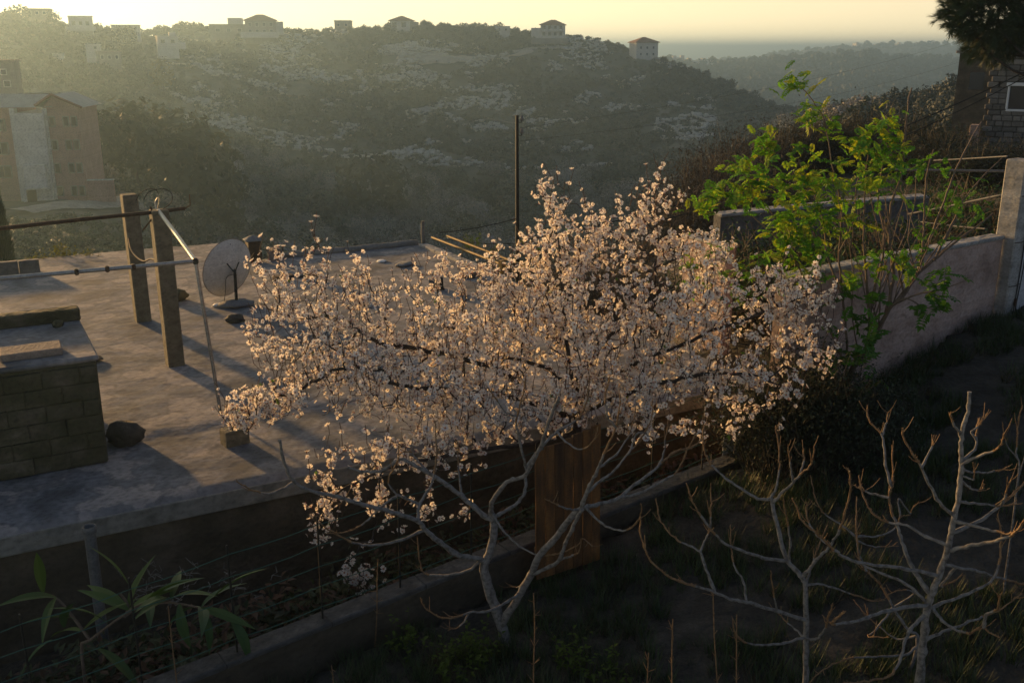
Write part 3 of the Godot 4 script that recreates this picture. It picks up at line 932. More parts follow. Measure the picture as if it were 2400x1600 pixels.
func make_walls() -> void:
	var back := Vector3(-0.575, 0, -0.818)
	# pink rendered garden wall
	var root := thing("pink_garden_wall", on_wall(-1.5, 0.4))
	tag(root, "pinkish rendered garden wall with a pale coping at the right", "wall")
	var tops := []
	var foots := []
	for i in 25:
		var run := 0.85 - 4.95 * i / 24.0
		var p := on_wall(run, 0)
		tops.append(Vector3(p.x, 2.03, p.z) - root.position)
		foots.append(Vector3(p.x, yard(p.x + 0.06, p.z + 0.08) - 0.3, p.z) - root.position)
	part("render", wall_mesh(tops, foots, back * 0.17), M.pink_wall, root)
	for i in 7:
		var b := Mb.new()
		var p := on_wall(0.85 - 0.355 - 0.707 * i, 2.06, -0.085) - root.position
		b.box(Transform3D(Basis(Vector3.UP, deg_to_rad(35.1)), p), Vector3(0.705, 0.06, 0.235), 0.014)
		part("coping", b, M.pale_coping, root)
	# gate pillar, gate and wires
	root = thing("gate_pillar", on_wall(-4.28, 0.7, 0.02), 35.1)
	tag(root, "tall pale grey concrete gate pillar at the right end of the pink wall", "pillar")
	var b := Mb.new()
	b.block(Vector3(0, 1.15, 0), Vector3(0.32, 2.75, 0.32), 0, 0.02)
	part("shaft", b, M.pale_coping, root)
	for q in [0.62, 1.3, 2.0]:
		b = Mb.new()
		b.tube([Vector3(-0.17, q, 0.165), Vector3(0.0, q - 0.01, 0.175), Vector3(0.17, q + 0.01, 0.165)], [0.007, 0.007, 0.007], 4)
		part("binding_wire", b, M.rust, root)
	for q in [[0.05, 0.0], [0.10, 0.03]]:
		b = Mb.new()
		b.tube(smooth_line([Vector3(q[0], 2.35, 0.175), Vector3(q[0] + 0.02, 1.5, 0.18), Vector3(q[0] + 0.03 + q[1], 0.9, 0.178), Vector3(q[0], 0.25, 0.178), Vector3(q[0] + 0.02, -0.1, 0.178)], 3), [0.008, 0.008, 0.008, 0.008, 0.008, 0.008, 0.008, 0.008, 0.008, 0.008, 0.008, 0.008, 0.008], 4)
		part("hanging_cable", b, M.cable, root)
	b = Mb.new()
	b.block(Vector3(0.06, 0.35, 0.185), Vector3(0.05, 0.12, 0.03), 0, 0.006)
	part("bolt", b, M.rust, root)
	root = thing("metal_gate", on_wall(-5.0, 0.72, 0.05), 35.1)
	tag(root, "bluish white metal gate leaf at the right edge beside the pillar", "gate")
	b = Mb.new()
	b.block(Vector3(0, 0.95, 0), Vector3(0.98, 1.85, 0.035), 0, 0.006)
	part("panel", b, M.door_white, root)
	for x in [-0.5, 0.5]:
		b = Mb.new()
		b.block(Vector3(x, 0.96, 0), Vector3(0.05, 1.95, 0.07), 0, 0.008)
		part("stile", b, M.white, root)
	for y in [0.02, 1.9]:
		b = Mb.new()
		b.block(Vector3(0, y, 0), Vector3(0.95, 0.05, 0.06), 0, 0.008)
		part("rail", b, M.white, root)
	# low garden wall under the wire fence
	root = thing("low_garden_wall", on_wall(4.0, -0.5))
	tag(root, "low rendered retaining wall with a flat grey top below the wire fence", "wall")
	tops = []
	foots = []
	var caps := []
	for i in 41:
		var run := 0.88 + 10.5 * i / 40.0
		var y := -0.19 - 0.052 * run
		var p := on_wall(run, y)
		tops.append(p - root.position)
		foots.append(Vector3(p.x, -1.9, p.z) - root.position)
		caps.append(p)
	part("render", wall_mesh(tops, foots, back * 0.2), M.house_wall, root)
	for i in 10:
		var p: Vector3 = (caps[i * 4] + caps[i * 4 + 4]) * 0.5
		var along_: Vector3 = (caps[i * 4 + 4] - caps[i * 4])
		b = Mb.new()
		var xax := -along_.normalized()
		var zax := xax.cross(Vector3.UP).normalized()
		var bs := Basis(xax, zax.cross(xax), zax)
		b.box(Transform3D(bs, p + back * 0.1 + Vector3(0, 0.028, 0) - root.position), Vector3(along_.length() + 0.003 * (i % 2), 0.056 + 0.003 * (i % 3), 0.25), 0.012)
		part("coping", b, M.low_wall, root)
	# wire fence on it
	root = thing("wire_fence", on_wall(4.0, -0.3))
	tag(root, "green wire fence on thin dark posts along the low garden wall", "fence")
	for i in 12:
		var run := 1.2 + 0.86 * i
		var foot := on_wall(run, -0.19 - 0.052 * run + 0.03, -0.1)
		b = Mb.new()
		b.tube([foot - root.position, foot + Vector3(rng.randf_range(-0.015, 0.015), 1.12, 0) - root.position], [0.011, 0.011], 5)
		part("post", b, M.dark_iron, root)
	for k in 5:
		var pts := []
		var rr := []
		for i in 34:
			var run := 1.2 + 9.46 * i / 33.0
			var sag := -0.018 * absf(sin(PI * (run - 1.2) / 0.86))
			pts.append(on_wall(run, -0.19 - 0.052 * run + 0.2 + 0.215 * k + sag + rough.get_noise_2d(run * 40.0, k * 60.0) * 0.02, -0.085) - root.position)
			rr.append(0.0052)
		b = Mb.new()
		b.tube(pts, rr, 4)
		part("wire", b, M.green_wire, root)
	# tall brown plank panel in front of the almond trunk
	root = thing("plank_panel", spot(1330, 1290, 9.75), 32.0)
	tag(root, "tall brown board panel of upright planks leaning at the fence", "panel")
	var lean := Basis.from_euler(Vector3(-0.03, 0, 0.0))
	for i in 7:
		b = Mb.new()
		var w := 0.118
		var hh := 1.46 + 0.022 * i + rng.randf_range(-0.012, 0.012)
		b.box(Transform3D(lean * Basis.from_euler(Vector3(0, rng.randf_range(-0.05, 0.05), 0)), Vector3(-0.36 + i * (w + 0.003), hh * 0.5 - 0.22, rng.randf_range(-0.006, 0.006))), Vector3(w, hh, 0.022), 0.004)
		part("plank", b, M.sheets[[1, 2, 0, 1, 0, 1, 2][i]], root)
	for y in [0.1, 0.95]:
		b = Mb.new()
		b.box(Transform3D(lean, Vector3(0.0, y, -0.035)), Vector3(0.8, 0.07, 0.03), 0.004)
		part("batten", b, M.sheets[0], root)
	# pale sheet seen through the fence
	root = thing("pale_sheet", spot(1712, 1085, 12.0), 32.0)
	tag(root, "bluish white sheet of metal standing behind the wire fence", "metal sheet")
	b = Mb.new()
	b.block(Vector3(0, 0.2, 0), Vector3(0.30, 0.55, 0.02), 0, 0.004)
	part("sheet", b, M.door_white, root)
	b = Mb.new()
	b.block(Vector3(0.17, 0.22, 0.0), Vector3(0.035, 0.50, 0.05), 0, 0.004)
	part("edge_strip", b, M.yellow_steel, root)
	# walls and sheds beyond the pink wall
	root = thing("grey_terrace_wall", spot(1900, 540, 21.0))
	tag(root, "grey terrace wall with a pale top behind the leafy plant", "wall")
	tops = []
	foots = []
	for q in [[1690, 509, 20.7], [1790, 495, 21.0], [1900, 483, 21.4], [2000, 471, 21.8], [2108, 461, 22.2], [2180, 455, 22.5]]:
		var p := spot(q[0], q[1], q[2])
		p.y = height_at(509, 20.7) + (p.y - height_at(509, 20.7)) * 0.6
		tops.append(p - root.position)
		foots.append(Vector3(p.x, -1.4, p.z) - root.position)
	part("render", wall_mesh(tops, foots, Vector3(-0.1, 0, -0.25)), M.grey_wall, root)
	for i in tops.size() - 1:
		b = Mb.new()
		var along_: Vector3 = tops[i + 1] - tops[i]
		var xax := along_.normalized()
		var zax := xax.cross(Vector3.UP).normalized()
		b.box(Transform3D(Basis(xax, zax.cross(xax), zax), (tops[i] + tops[i + 1]) * 0.5 + Vector3(-0.05, 0.035, -0.12)), Vector3(along_.length() - 0.01, 0.07, 0.36), 0.015)
		part("coping", b, M.pale_coping, root)
	root = thing("peach_wall", spot(1650, 612, 17.2), -64.0)
	tag(root, "short sunlit peach rendered wall half hidden behind the blossoms", "wall")
	b = Mb.new()
	b.block(Vector3(0.0, -0.62, -0.1), Vector3(1.25, 1.9, 0.2), 0, 0.015)
	part("render", b, M.pink_wall, root)
	b = Mb.new()
	b.block(Vector3(0.0, 0.349, -0.1), Vector3(1.28, 0.04, 0.23), 0, 0.012)
	part("coping", b, M.pale_coping, root)
	# pipe rails between the pillar and the plants
	var rails := [
		[[2070, 397, 17.5], [2210, 399, 17.0], [2362, 401, 16.4], "upper pale pipe rail running left from the gate pillar", 0.022],
		[[2190, 376, 19.0], [2280, 371, 18.2], [2362, 366, 17.4], "topmost thin pipe rail beside the gate pillar", 0.016],
		[[2130, 502, 17.6], [2240, 480, 16.8], [2348, 457, 16.0], "sloping pale pipe rail below the upper rails", 0.022],
		[[2160, 520, 18.0], [2240, 530, 17.2], [2310, 536, 16.6], "lowest thin pipe rail just above the pink wall", 0.016],
	]
	for q in rails:
		var base := spot(q[1][0], q[1][1], q[1][2])
		b = Mb.new()
		b.tube([spot(q[0][0], q[0][1], q[0][2]) - base, Vector3.ZERO, spot(q[2][0], q[2][1], q[2][2]) - base], [q[4], q[4], q[4]], 6)
		var o := part("pipe_rail", b, M.grey_pipe, self)
		o.position = base
		tag(o, q[3], "rail", "pipe rails by the gate pillar")
	# grey pipe standing in the shade at the lower left
	root = thing("drain_pipe", spot(228, 1400, 8.9))
	root.position.y = -1.5
	tag(root, "grey drain pipe standing against the house wall at the lower left", "pipe")
	var ptop := local(root, spot(208, 1240, 8.9))
	b = Mb.new()
	b.tube([Vector3(0.0, -0.1, 0.0), ptop], [0.055, 0.055], 12)
	part("pipe", b, M.grey_pipe, root)
	b = Mb.new()
	b.lathe(Transform3D(Basis.IDENTITY, ptop - Vector3(0, 0.04, 0)), [Vector2(0.056, 0), Vector2(0.07, 0.01), Vector2(0.07, 0.07), Vector2(0.052, 0.07), Vector2(0.05, 0.01)], 14)
	part("collar", b, M.grey_pipe, root)
	# utility pole and its insulators
	root = thing("utility_pole", spot(1214, 650, 25.5))
	root.position.y = -3.3
	tag(root, "slim dark steel utility pole rising behind the roof corner", "utility pole")
	var head := local(root, spot(1212, 270, 25.5))
	b = Mb.new()
	b.tube([Vector3(0, -0.3, 0), head * 0.5, head], [0.058, 0.05, 0.038], 10)
	part("pole", b, M.dark_iron, root)
	for q in [0.16, 0.48]:
		var at := head - Vector3(0, q, 0)
		b = Mb.new()
		b.tube([at, at + Vector3(0.1, -0.02, 0.02), at + Vector3(0.12, 0.05, 0.02)], [0.011, 0.011, 0.011], 5)
		var arm := part("bracket", b, M.dark_iron, root)
		b = Mb.new()
		b.lathe(Transform3D(Basis.IDENTITY, at + Vector3(0.12, 0.03, 0.02)), [Vector2(0.0, 0), Vector2(0.045, 0.01), Vector2(0.05, 0.05), Vector2(0.028, 0.07), Vector2(0.04, 0.10), Vector2(0.02, 0.13), Vector2(0, 0.135)], 12)
		part("insulator", b, M.mortar, arm)
	# cables
	var runs := [
		[[1218, 300, 25.5], [2400, 40, 60.0], 0.6, 0.0035, "highest thin power cable running from the pole towards the pine"],
		[[1218, 330, 25.5], [2400, 90, 60.0], 0.7, 0.0035, "second thin power cable running from the pole towards the pine"],
		[[1214, 565, 25.4], [2420, 160, 27.0], 0.55, 0.017, "upper thick black cable sagging from the pole to the stone house"],
		[[1214, 580, 25.4], [2420, 172, 27.0], 0.70, 0.014, "lower thick black cable sagging from the pole to the stone house"],
		[[1210, 512, 25.4], [1030, 545, 25.2], 0.05, 0.012, "short black cable from the pole down to the roof corner"],
		[[1210, 570, 25.6], [1045, 560, 26.6], 0.06, 0.010, "thin dark cable just above the yellow rails"],
	]
	for q in runs:
		var a := spot(q[0][0], q[0][1], q[0][2])
		var c := spot(q[1][0], q[1][1], q[1][2])
		var pts := []
		var rr := []
		for i in 25:
			var f := i / 24.0
			pts.append((c - a) * f - Vector3(0, q[2] * 4.0 * f * (1.0 - f), 0))
			rr.append(q[3])
		b = Mb.new()
		b.tube(pts, rr, 4)
		var o := part("overhead_cable", b, M.cable, self)
		o.position = a
		tag(o, q[4], "cable", "overhead cables")

# ---------------------------------------------------------------- the stone house at the right
func make_stone_house() -> void:
	var at := spot(2300, 320, 38.0)
	var root := thing("stone_house", at, -31.0)
	tag(root, "stone block house with a white framed window at the right edge", "house")
	var core := Mb.new()
	core.block(Vector3(2.6, 1.2, -2.3), Vector3(5.2, 5.6, 4.4))
	part("core", core, M.mortar_dark, root)
	var meshes := []
	for k in 6:
		var b := Mb.new()
		b.block(Vector3.ZERO, Vector3([0.36, 0.44, 0.30, 0.40, 0.26, 0.48][k], 0.185, 0.16), 0, 0.022)
		meshes.append(b.done())
	var widths := [0.36, 0.44, 0.30, 0.40, 0.26, 0.48]
	var wall := Mb.new()
	wall.block(Vector3(2.6, -1.55, -0.06), Vector3(5.2, 0.3, 0.16), 0, 0.02)
	var w := part("front_wall", wall, M.stones[1], root)
	var row := 0
	var y := -1.3
	while y < 4.0:
		var x := 0.0 + (0.12 if row % 2 else 0.0)
		while x < 2.0:
			var k := rng.randi() % 6
			var cx: float = x + widths[k] * 0.5
			var in_window: bool = cx + widths[k] * 0.5 > 0.70 and y > 0.92 and y < 1.98
			if not in_window:
				piece("stone", meshes[k], M.stones[rng.randi() % 5], w, Transform3D(Basis(Vector3.UP, rng.randf_range(-0.02, 0.02)), Vector3(cx, y, -0.04 + rng.randf_range(-0.014, 0.014))))
			elif cx - widths[k] * 0.5 < 0.62:
				piece("stone", meshes[4], M.stones[rng.randi() % 5], w, Transform3D(Basis.IDENTITY, Vector3(minf(cx, 0.56), y, -0.06)))
			x += widths[k] + 0.015
		y += 0.2
		row += 1
	var win := Mb.new()
	win.block(Vector3(1.62, 1.44, -0.11), Vector3(1.7, 0.86, 0.03))
	var pane := part("window", win, M.glass, root)
	for q in [[1.62, 1.92, 1.95, 0.12, 0.22], [1.62, 0.99, 1.8, 0.08, 0.16], [0.735, 1.44, 0.08, 0.82, 0.14], [2.5, 1.44, 0.08, 0.82, 0.14]]:
		var b := Mb.new()
		b.block(Vector3(q[0], q[1], -0.03), Vector3(q[2], q[3], q[4]), 0, 0.012)
		part("frame", b, M.white, pane)
	var b := Mb.new()
	b.block(Vector3(2.6, 4.1, -2.3), Vector3(5.7, 0.2, 4.9), 0, 0.03)
	part("roof", b, M.concrete, root)
	b = Mb.new()
	b.block(Vector3(-0.22, -0.3, 0.2), Vector3(0.30, 1.5, 0.5), 0, 0.02)
	part("buttress", b, M.pink_wall, root)
	# the brown house behind it
	var base := spot(2245, 245, 62.0)
	root = thing("brown_house", base, -30.0)
	tag(root, "plain brown rendered house behind the pine left of the stone house", "house")
	b = Mb.new()
	b.block(Vector3(1.9, 0.2, -2.0), Vector3(4.2, 5.6, 4.0))
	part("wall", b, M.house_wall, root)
	b = Mb.new()
	b.block(Vector3(1.9, 3.08, -2.0), Vector3(4.6, 0.16, 4.4), 0, 0.03)
	part("roof", b, M.concrete, root)
	for q in [0.9, 2.6]:
		b = Mb.new()
		b.block(Vector3(q, 1.4, 0.01), Vector3(0.8, 1.0, 0.04))
		part("window", b, M.glass, root)

# ---------------------------------------------------------------- bare fig trees
# a branch: [start radius, end radius, change of distance from root to tip, points in photograph pixels]; it grows out of the nearest wood already there
func fig_tree(called: String, label: String, foot: Vector3, d0: float, limbs: Array, ox: float, oy: float, sc: float, shift := Vector3.ZERO) -> void:
	var root := thing(called, foot)
	tag(root, label, "fig tree", "bare fig trees in the garden")
	var wood := []
	for li in limbs.size():
		var q = limbs[li]
		var px := []
		for p in q[3]: px.append(Vector2(ox + p[0] / sc, oy + p[1] / sc))
		var start := Vector3.ZERO
		var d := d0
		if li > 0:
			var best := 1e9
			for w in wood:
				var far: float = px[0].distance_squared_to(w[0])
				if far < best:
					best = far
					start = w[1]
			d = -start.z
		var pts := []
		var total := 0.0
		for i in px.size() - 1: total += px[i].distance_to(px[i + 1])
		var gone := 0.0
		for i in px.size():
			if i > 0: gone += px[i].distance_to(px[i - 1])
			if i == 0 and li > 0: pts.append(start)
			else: pts.append(spot(px[i].x, px[i].y, d + q[2] * gone / total))
		if li == 0: pts[0] = foot - Vector3(0, 0.12, 0)
		var line := smooth_line(pts, 6)
		var flat := []
		var n := line.size()
		var rad := []
		var bend := FastNoiseLite.new()
		bend.seed = li * 7 + called.length()
		bend.frequency = 1.0
		for i in n:
			var f := i / float(n - 1)
			var r: float = lerpf(q[0], q[1] * (0.62 if q[1] < 0.0115 else 1.0), pow(f, 0.7)) * 1.0
			var knob := 1.0 + bend.get_noise_1d(i * 0.9) * 0.22 + (0.22 if i % 4 == 2 and q[1] < 0.016 else 0.0)
			if i > 0 and i < n - 1:
				line[i] += Vector3(bend.get_noise_1d(i * 0.45), bend.get_noise_1d(i * 0.45 + 30.0), bend.get_noise_1d(i * 0.45 + 60.0)) * 0.012
			rad.append(r * knob)
			var back: Vector3 = line[i]
			var dd := -back.z
			# where this wood stands in the picture, so that later branches can find it
			var v := Basis(Vector3.RIGHT, PITCH) * (back - EYE)
			wood.append([Vector2(1200.0 - FOCAL * v.x / v.z, 800.0 + FOCAL * v.y / v.z), back])
		var cut: int = n if q[1] > 0.0115 else int(n * 0.55)
		for i in n: line[i] = line[i] - root.position
		var b := Mb.new()
		if cut < n:
			b.tube(line.slice(0, cut + 1), rad.slice(0, cut + 1), 7)
			var o := part("branch", b, M.fig_bark, root)
			b = Mb.new()
			rad[n - 1] *= 0.75
			b.tube(line.slice(cut), rad.slice(cut), 6)
			# short side twigs, buds and leaf scars along the young wood
			for i in range(cut, n - 1):
				for k in 2:
					var side := Vector3(rng.randf_range(-1, 1), rng.randf_range(0.1, 1), rng.randf_range(-1, 1)).normalized()
					var at: Vector3 = line[i].lerp(line[i + 1], rng.randf())
					b.tube([at + side * rad[i] * 0.5, at + side * (rad[i] * 1.6 + 0.004)], [rad[i] * 0.55, rad[i] * 0.2], 4, false)
			for k in 3:
				var i := rng.randi_range(cut, n - 2)
				var along_: Vector3 = (line[i + 1] - line[i]).normalized()
				var out_ := (along_ + Vector3(rng.randfn(0, 0.8), rng.randf_range(0.0, 0.9), rng.randfn(0, 0.8))).normalized()
				var long := rng.randf_range(0.05, 0.16)
				var bend_ := out_ + Vector3(0, 0.5, 0)
				b.tube([line[i], line[i] + out_ * long * 0.5, line[i] + out_ * long * 0.5 + bend_.normalized() * long * 0.5], [rad[i] * 0.6, rad[i] * 0.45, 0.0025], 5, false)
			part("shoot", b, M.fig_twig, o)
		else:
			b.tube(line, rad, 9)
			part("trunk" if li == 0 else "branch", b, M.fig_bark, root)

func make_figs() -> void:
	var p := spot(1188, 1488, 8.6)
	fig_tree("fig_tree", "bare grey fig tree with two forking stems below the blossoms", p, 8.6, [
		[0.060, 0.036, 0.2, [[1187, 1484], [1165, 1436], [1142, 1371], [1134, 1325], [1145, 1302], [1157, 1244], [1153, 1206]]],
		[0.044, 0.026, -0.5, [[1187, 1466], [1207, 1413], [1237, 1359], [1268, 1298], [1306, 1256], [1344, 1206], [1367, 1191]]],
		[0.030, 0.012, -0.9, [[1134, 1320], [1126, 1310], [1077, 1302], [1031, 1271], [995, 1241], [977, 1220], [921, 1201], [886, 1192], [833, 1178], [791, 1164], [728, 1150], [689, 1129], [668, 1090], [654, 1031]]],
		[0.013, 0.007, -0.3, [[689, 1129], [640, 1155], [595, 1150], [553, 1128]]],
		[0.017, 0.008, -0.6, [[991, 1248], [938, 1266], [868, 1278], [816, 1267], [777, 1245], [745, 1224]]],
		[0.018, 0.008, 0.5, [[977, 1220], [984, 1181], [1005, 1146], [1019, 1104], [1023, 1055], [1019, 985]]],
		[0.014, 0.008, -0.2, [[984, 1181], [949, 1167], [924, 1153], [910, 1125], [931, 1083], [935, 1045]]],
		[0.013, 0.007, -0.4, [[928, 1160], [886, 1195], [851, 1227], [812, 1246], [760, 1250]]],
		[0.017, 0.009, 0.3, [[1126, 1310], [1100, 1335], [1050, 1348], [1000, 1345], [985, 1320], [978, 1260]]],
		[0.030, 0.012, 0.4, [[1150, 1214], [1138, 1211], [1096, 1174], [1047, 1136], [1016, 1115], [970, 1090], [938, 1076], [900, 1100], [862, 1106], [815, 1096]]],
		[0.014, 0.007, 0.2, [[1082, 1160], [1075, 1101], [1073, 1038]]],
		[0.013, 0.007, 0.3, [[1010, 1112], [975, 1075], [960, 1058], [930, 1066]]],
		[0.026, 0.013, -0.6, [[1153, 1206], [1153, 1176], [1188, 1130], [1230, 1114], [1264, 1053], [1291, 977], [1310, 931]]],
		[0.016, 0.009, -0.3, [[1230, 1105], [1232, 1091], [1214, 1015], [1210, 984], [1226, 923], [1233, 880]]],
		[0.011, 0.006, -0.2, [[1210, 980], [1184, 965], [1157, 927], [1140, 905]]],
		[0.018, 0.010, 0.4, [[1232, 1095], [1268, 1049], [1306, 1011], [1356, 980], [1375, 942], [1383, 880]]],
		[0.012, 0.007, -0.5, [[1306, 1011], [1325, 1034], [1360, 1053], [1390, 1034], [1402, 1000]]],
		[0.020, 0.014, 0.3, [[1160, 1214], [1168, 1206], [1207, 1183], [1230, 1153], [1231, 1112]]],
		[0.013, 0.007, -0.8, [[1157, 1198], [1172, 1233], [1191, 1256], [1222, 1283], [1260, 1300], [1299, 1300], [1352, 1279], [1365, 1262], [1390, 1280]]],
		[0.022, 0.010, 0.7, [[1367, 1191], [1413, 1179], [1448, 1168], [1497, 1130], [1536, 1099], [1578, 1061], [1620, 1049], [1647, 1026], [1650, 990]]],
		[0.017, 0.009, 0.2, [[1448, 1168], [1497, 1156], [1547, 1130], [1585, 1107], [1612, 1053], [1631, 1015]]],
		[0.011, 0.006, 0.2, [[1540, 1095], [1555, 1065], [1562, 1015], [1568, 984]]],
		[0.022, 0.010, -0.4, [[1362, 1196], [1383, 1137], [1402, 1099], [1421, 1053], [1444, 1000], [1455, 938]]],
		[0.012, 0.007, -0.2, [[1440, 1001], [1425, 977], [1419, 931], [1430, 880]]],
		[0.015, 0.008, 0.5, [[1371, 1160], [1413, 1122], [1436, 1107], [1474, 1061], [1509, 1019], [1528, 977], [1530, 938]]],
		[0.012, 0.006, 0.4, [[1402, 1099], [1444, 1065], [1471, 1026], [1486, 984], [1490, 950]]],
		[0.010, 0.006, 0.1, [[1480, 1055], [1495, 1015], [1520, 1020], [1537, 1035], [1510, 1040]]],
		[0.013, 0.007, -0.3, [[1356, 1195], [1325, 1191], [1300, 1180], [1276, 1168]]],
		[0.013, 0.007, -0.7, [[1372, 1192], [1409, 1225], [1444, 1241], [1475, 1239], [1501, 1210], [1503, 1180]]],
		[0.020, 0.015, -0.5, [[1237, 1362], [1253, 1344], [1306, 1317], [1325, 1275], [1348, 1225], [1364, 1194]]],
		[0.013, 0.010, -0.1, [[1312, 1310], [1329, 1306], [1352, 1298], [1358, 1290]]],
		[0.016, 0.008, -0.9, [[1222, 1385], [1191, 1409], [1145, 1432], [1100, 1436], [1046, 1449], [1000, 1428], [985, 1400]]],
		[0.010, 0.006, -0.2, [[1100, 1434], [1080, 1466], [1050, 1478]]],
		[0.010, 0.006, 0.2, [[1237, 1362], [1215, 1375], [1197, 1374]]],
	], 0.0, 0.0, 1.0)
	var g := spot(1888, 1640, 7.0)
	fig_tree("fig_tree", "slender bare fig tree with upright orange-brown tips at the lower right", Vector3(g.x, yard(g.x, g.z), g.z), 7.0, [
		[0.026, 0.020, 0.1, [[870, 1800], [870, 1568], [872, 1330], [870, 1080], [852, 1012]]],
		[0.021, 0.016, 0.3, [[850, 1010], [780, 930], [740, 820], [700, 640], [690, 600]]],
		[0.014, 0.008, 0.3, [[690, 600], [620, 600], [500, 530], [400, 450], [345, 370], [332, 300], [335, 220]]],
		[0.014, 0.008, -0.3, [[700, 620], [760, 560], [830, 490], [900, 420], [920, 320]]],
		[0.012, 0.008, 0.1, [[692, 600], [720, 530], [735, 400], [715, 220]]],
		[0.010, 0.007, 0.1, [[830, 490], [860, 420], [860, 340]]],
		[0.010, 0.007, -0.2, [[800, 510], [790, 420], [780, 320]]],
		[0.011, 0.007, -0.3, [[785, 925], [790, 830], [770, 700], [755, 610]]],
		[0.016, 0.008, -0.5, [[780, 930], [650, 910], [470, 850], [380, 770], [290, 640], [245, 520]]],
		[0.010, 0.007, 0.1, [[320, 690], [370, 750], [372, 660], [375, 580]]],
		[0.016, 0.009, -0.4, [[852, 1012], [900, 960], [940, 910], [1000, 850], [1060, 740], [1100, 600], [1105, 480], [1090, 440]]],
		[0.012, 0.008, 0.2, [[1000, 850], [920, 780], [880, 700], [875, 620]]],
		[0.012, 0.007, 0.3, [[862, 1050], [900, 960], [930, 880], [985, 740]]],
		[0.017, 0.008, -0.7, [[870, 1220], [720, 1190], [560, 1145], [480, 1130], [390, 1090], [290, 1060], [170, 1020], [60, 930], [10, 820], [0, 700]]],
		[0.014, 0.007, 0.3, [[390, 1090], [340, 950], [305, 870], [200, 820], [110, 720], [85, 600]]],
		[0.010, 0.007, 0.1, [[320, 880], [350, 800], [370, 740]]],
		[0.011, 0.006, 0.2, [[560, 1142], [545, 1040], [495, 950], [480, 850], [475, 740]]],
		[0.011, 0.006, -0.2, [[740, 1200], [720, 1180], [700, 1080], [688, 980]]],
		[0.013, 0.007, -0.4, [[870, 1340], [760, 1360], [640, 1370], [550, 1355], [500, 1310], [488, 1230]]],
		[0.013, 0.008, -0.3, [[870, 1345], [920, 1340], [970, 1290], [1000, 1200], [1015, 1150]]],
		[0.012, 0.006, 0.4, [[880, 1060], [950, 1050], [1080, 1090], [1220, 1140], [1270, 1130]]],
		[0.010, 0.006, 0.3, [[866, 1330], [820, 1290], [760, 1240], [730, 1200]]],
	], 1500.0, 900.0, 2.24)
	g = spot(2158, 1660, 6.5)
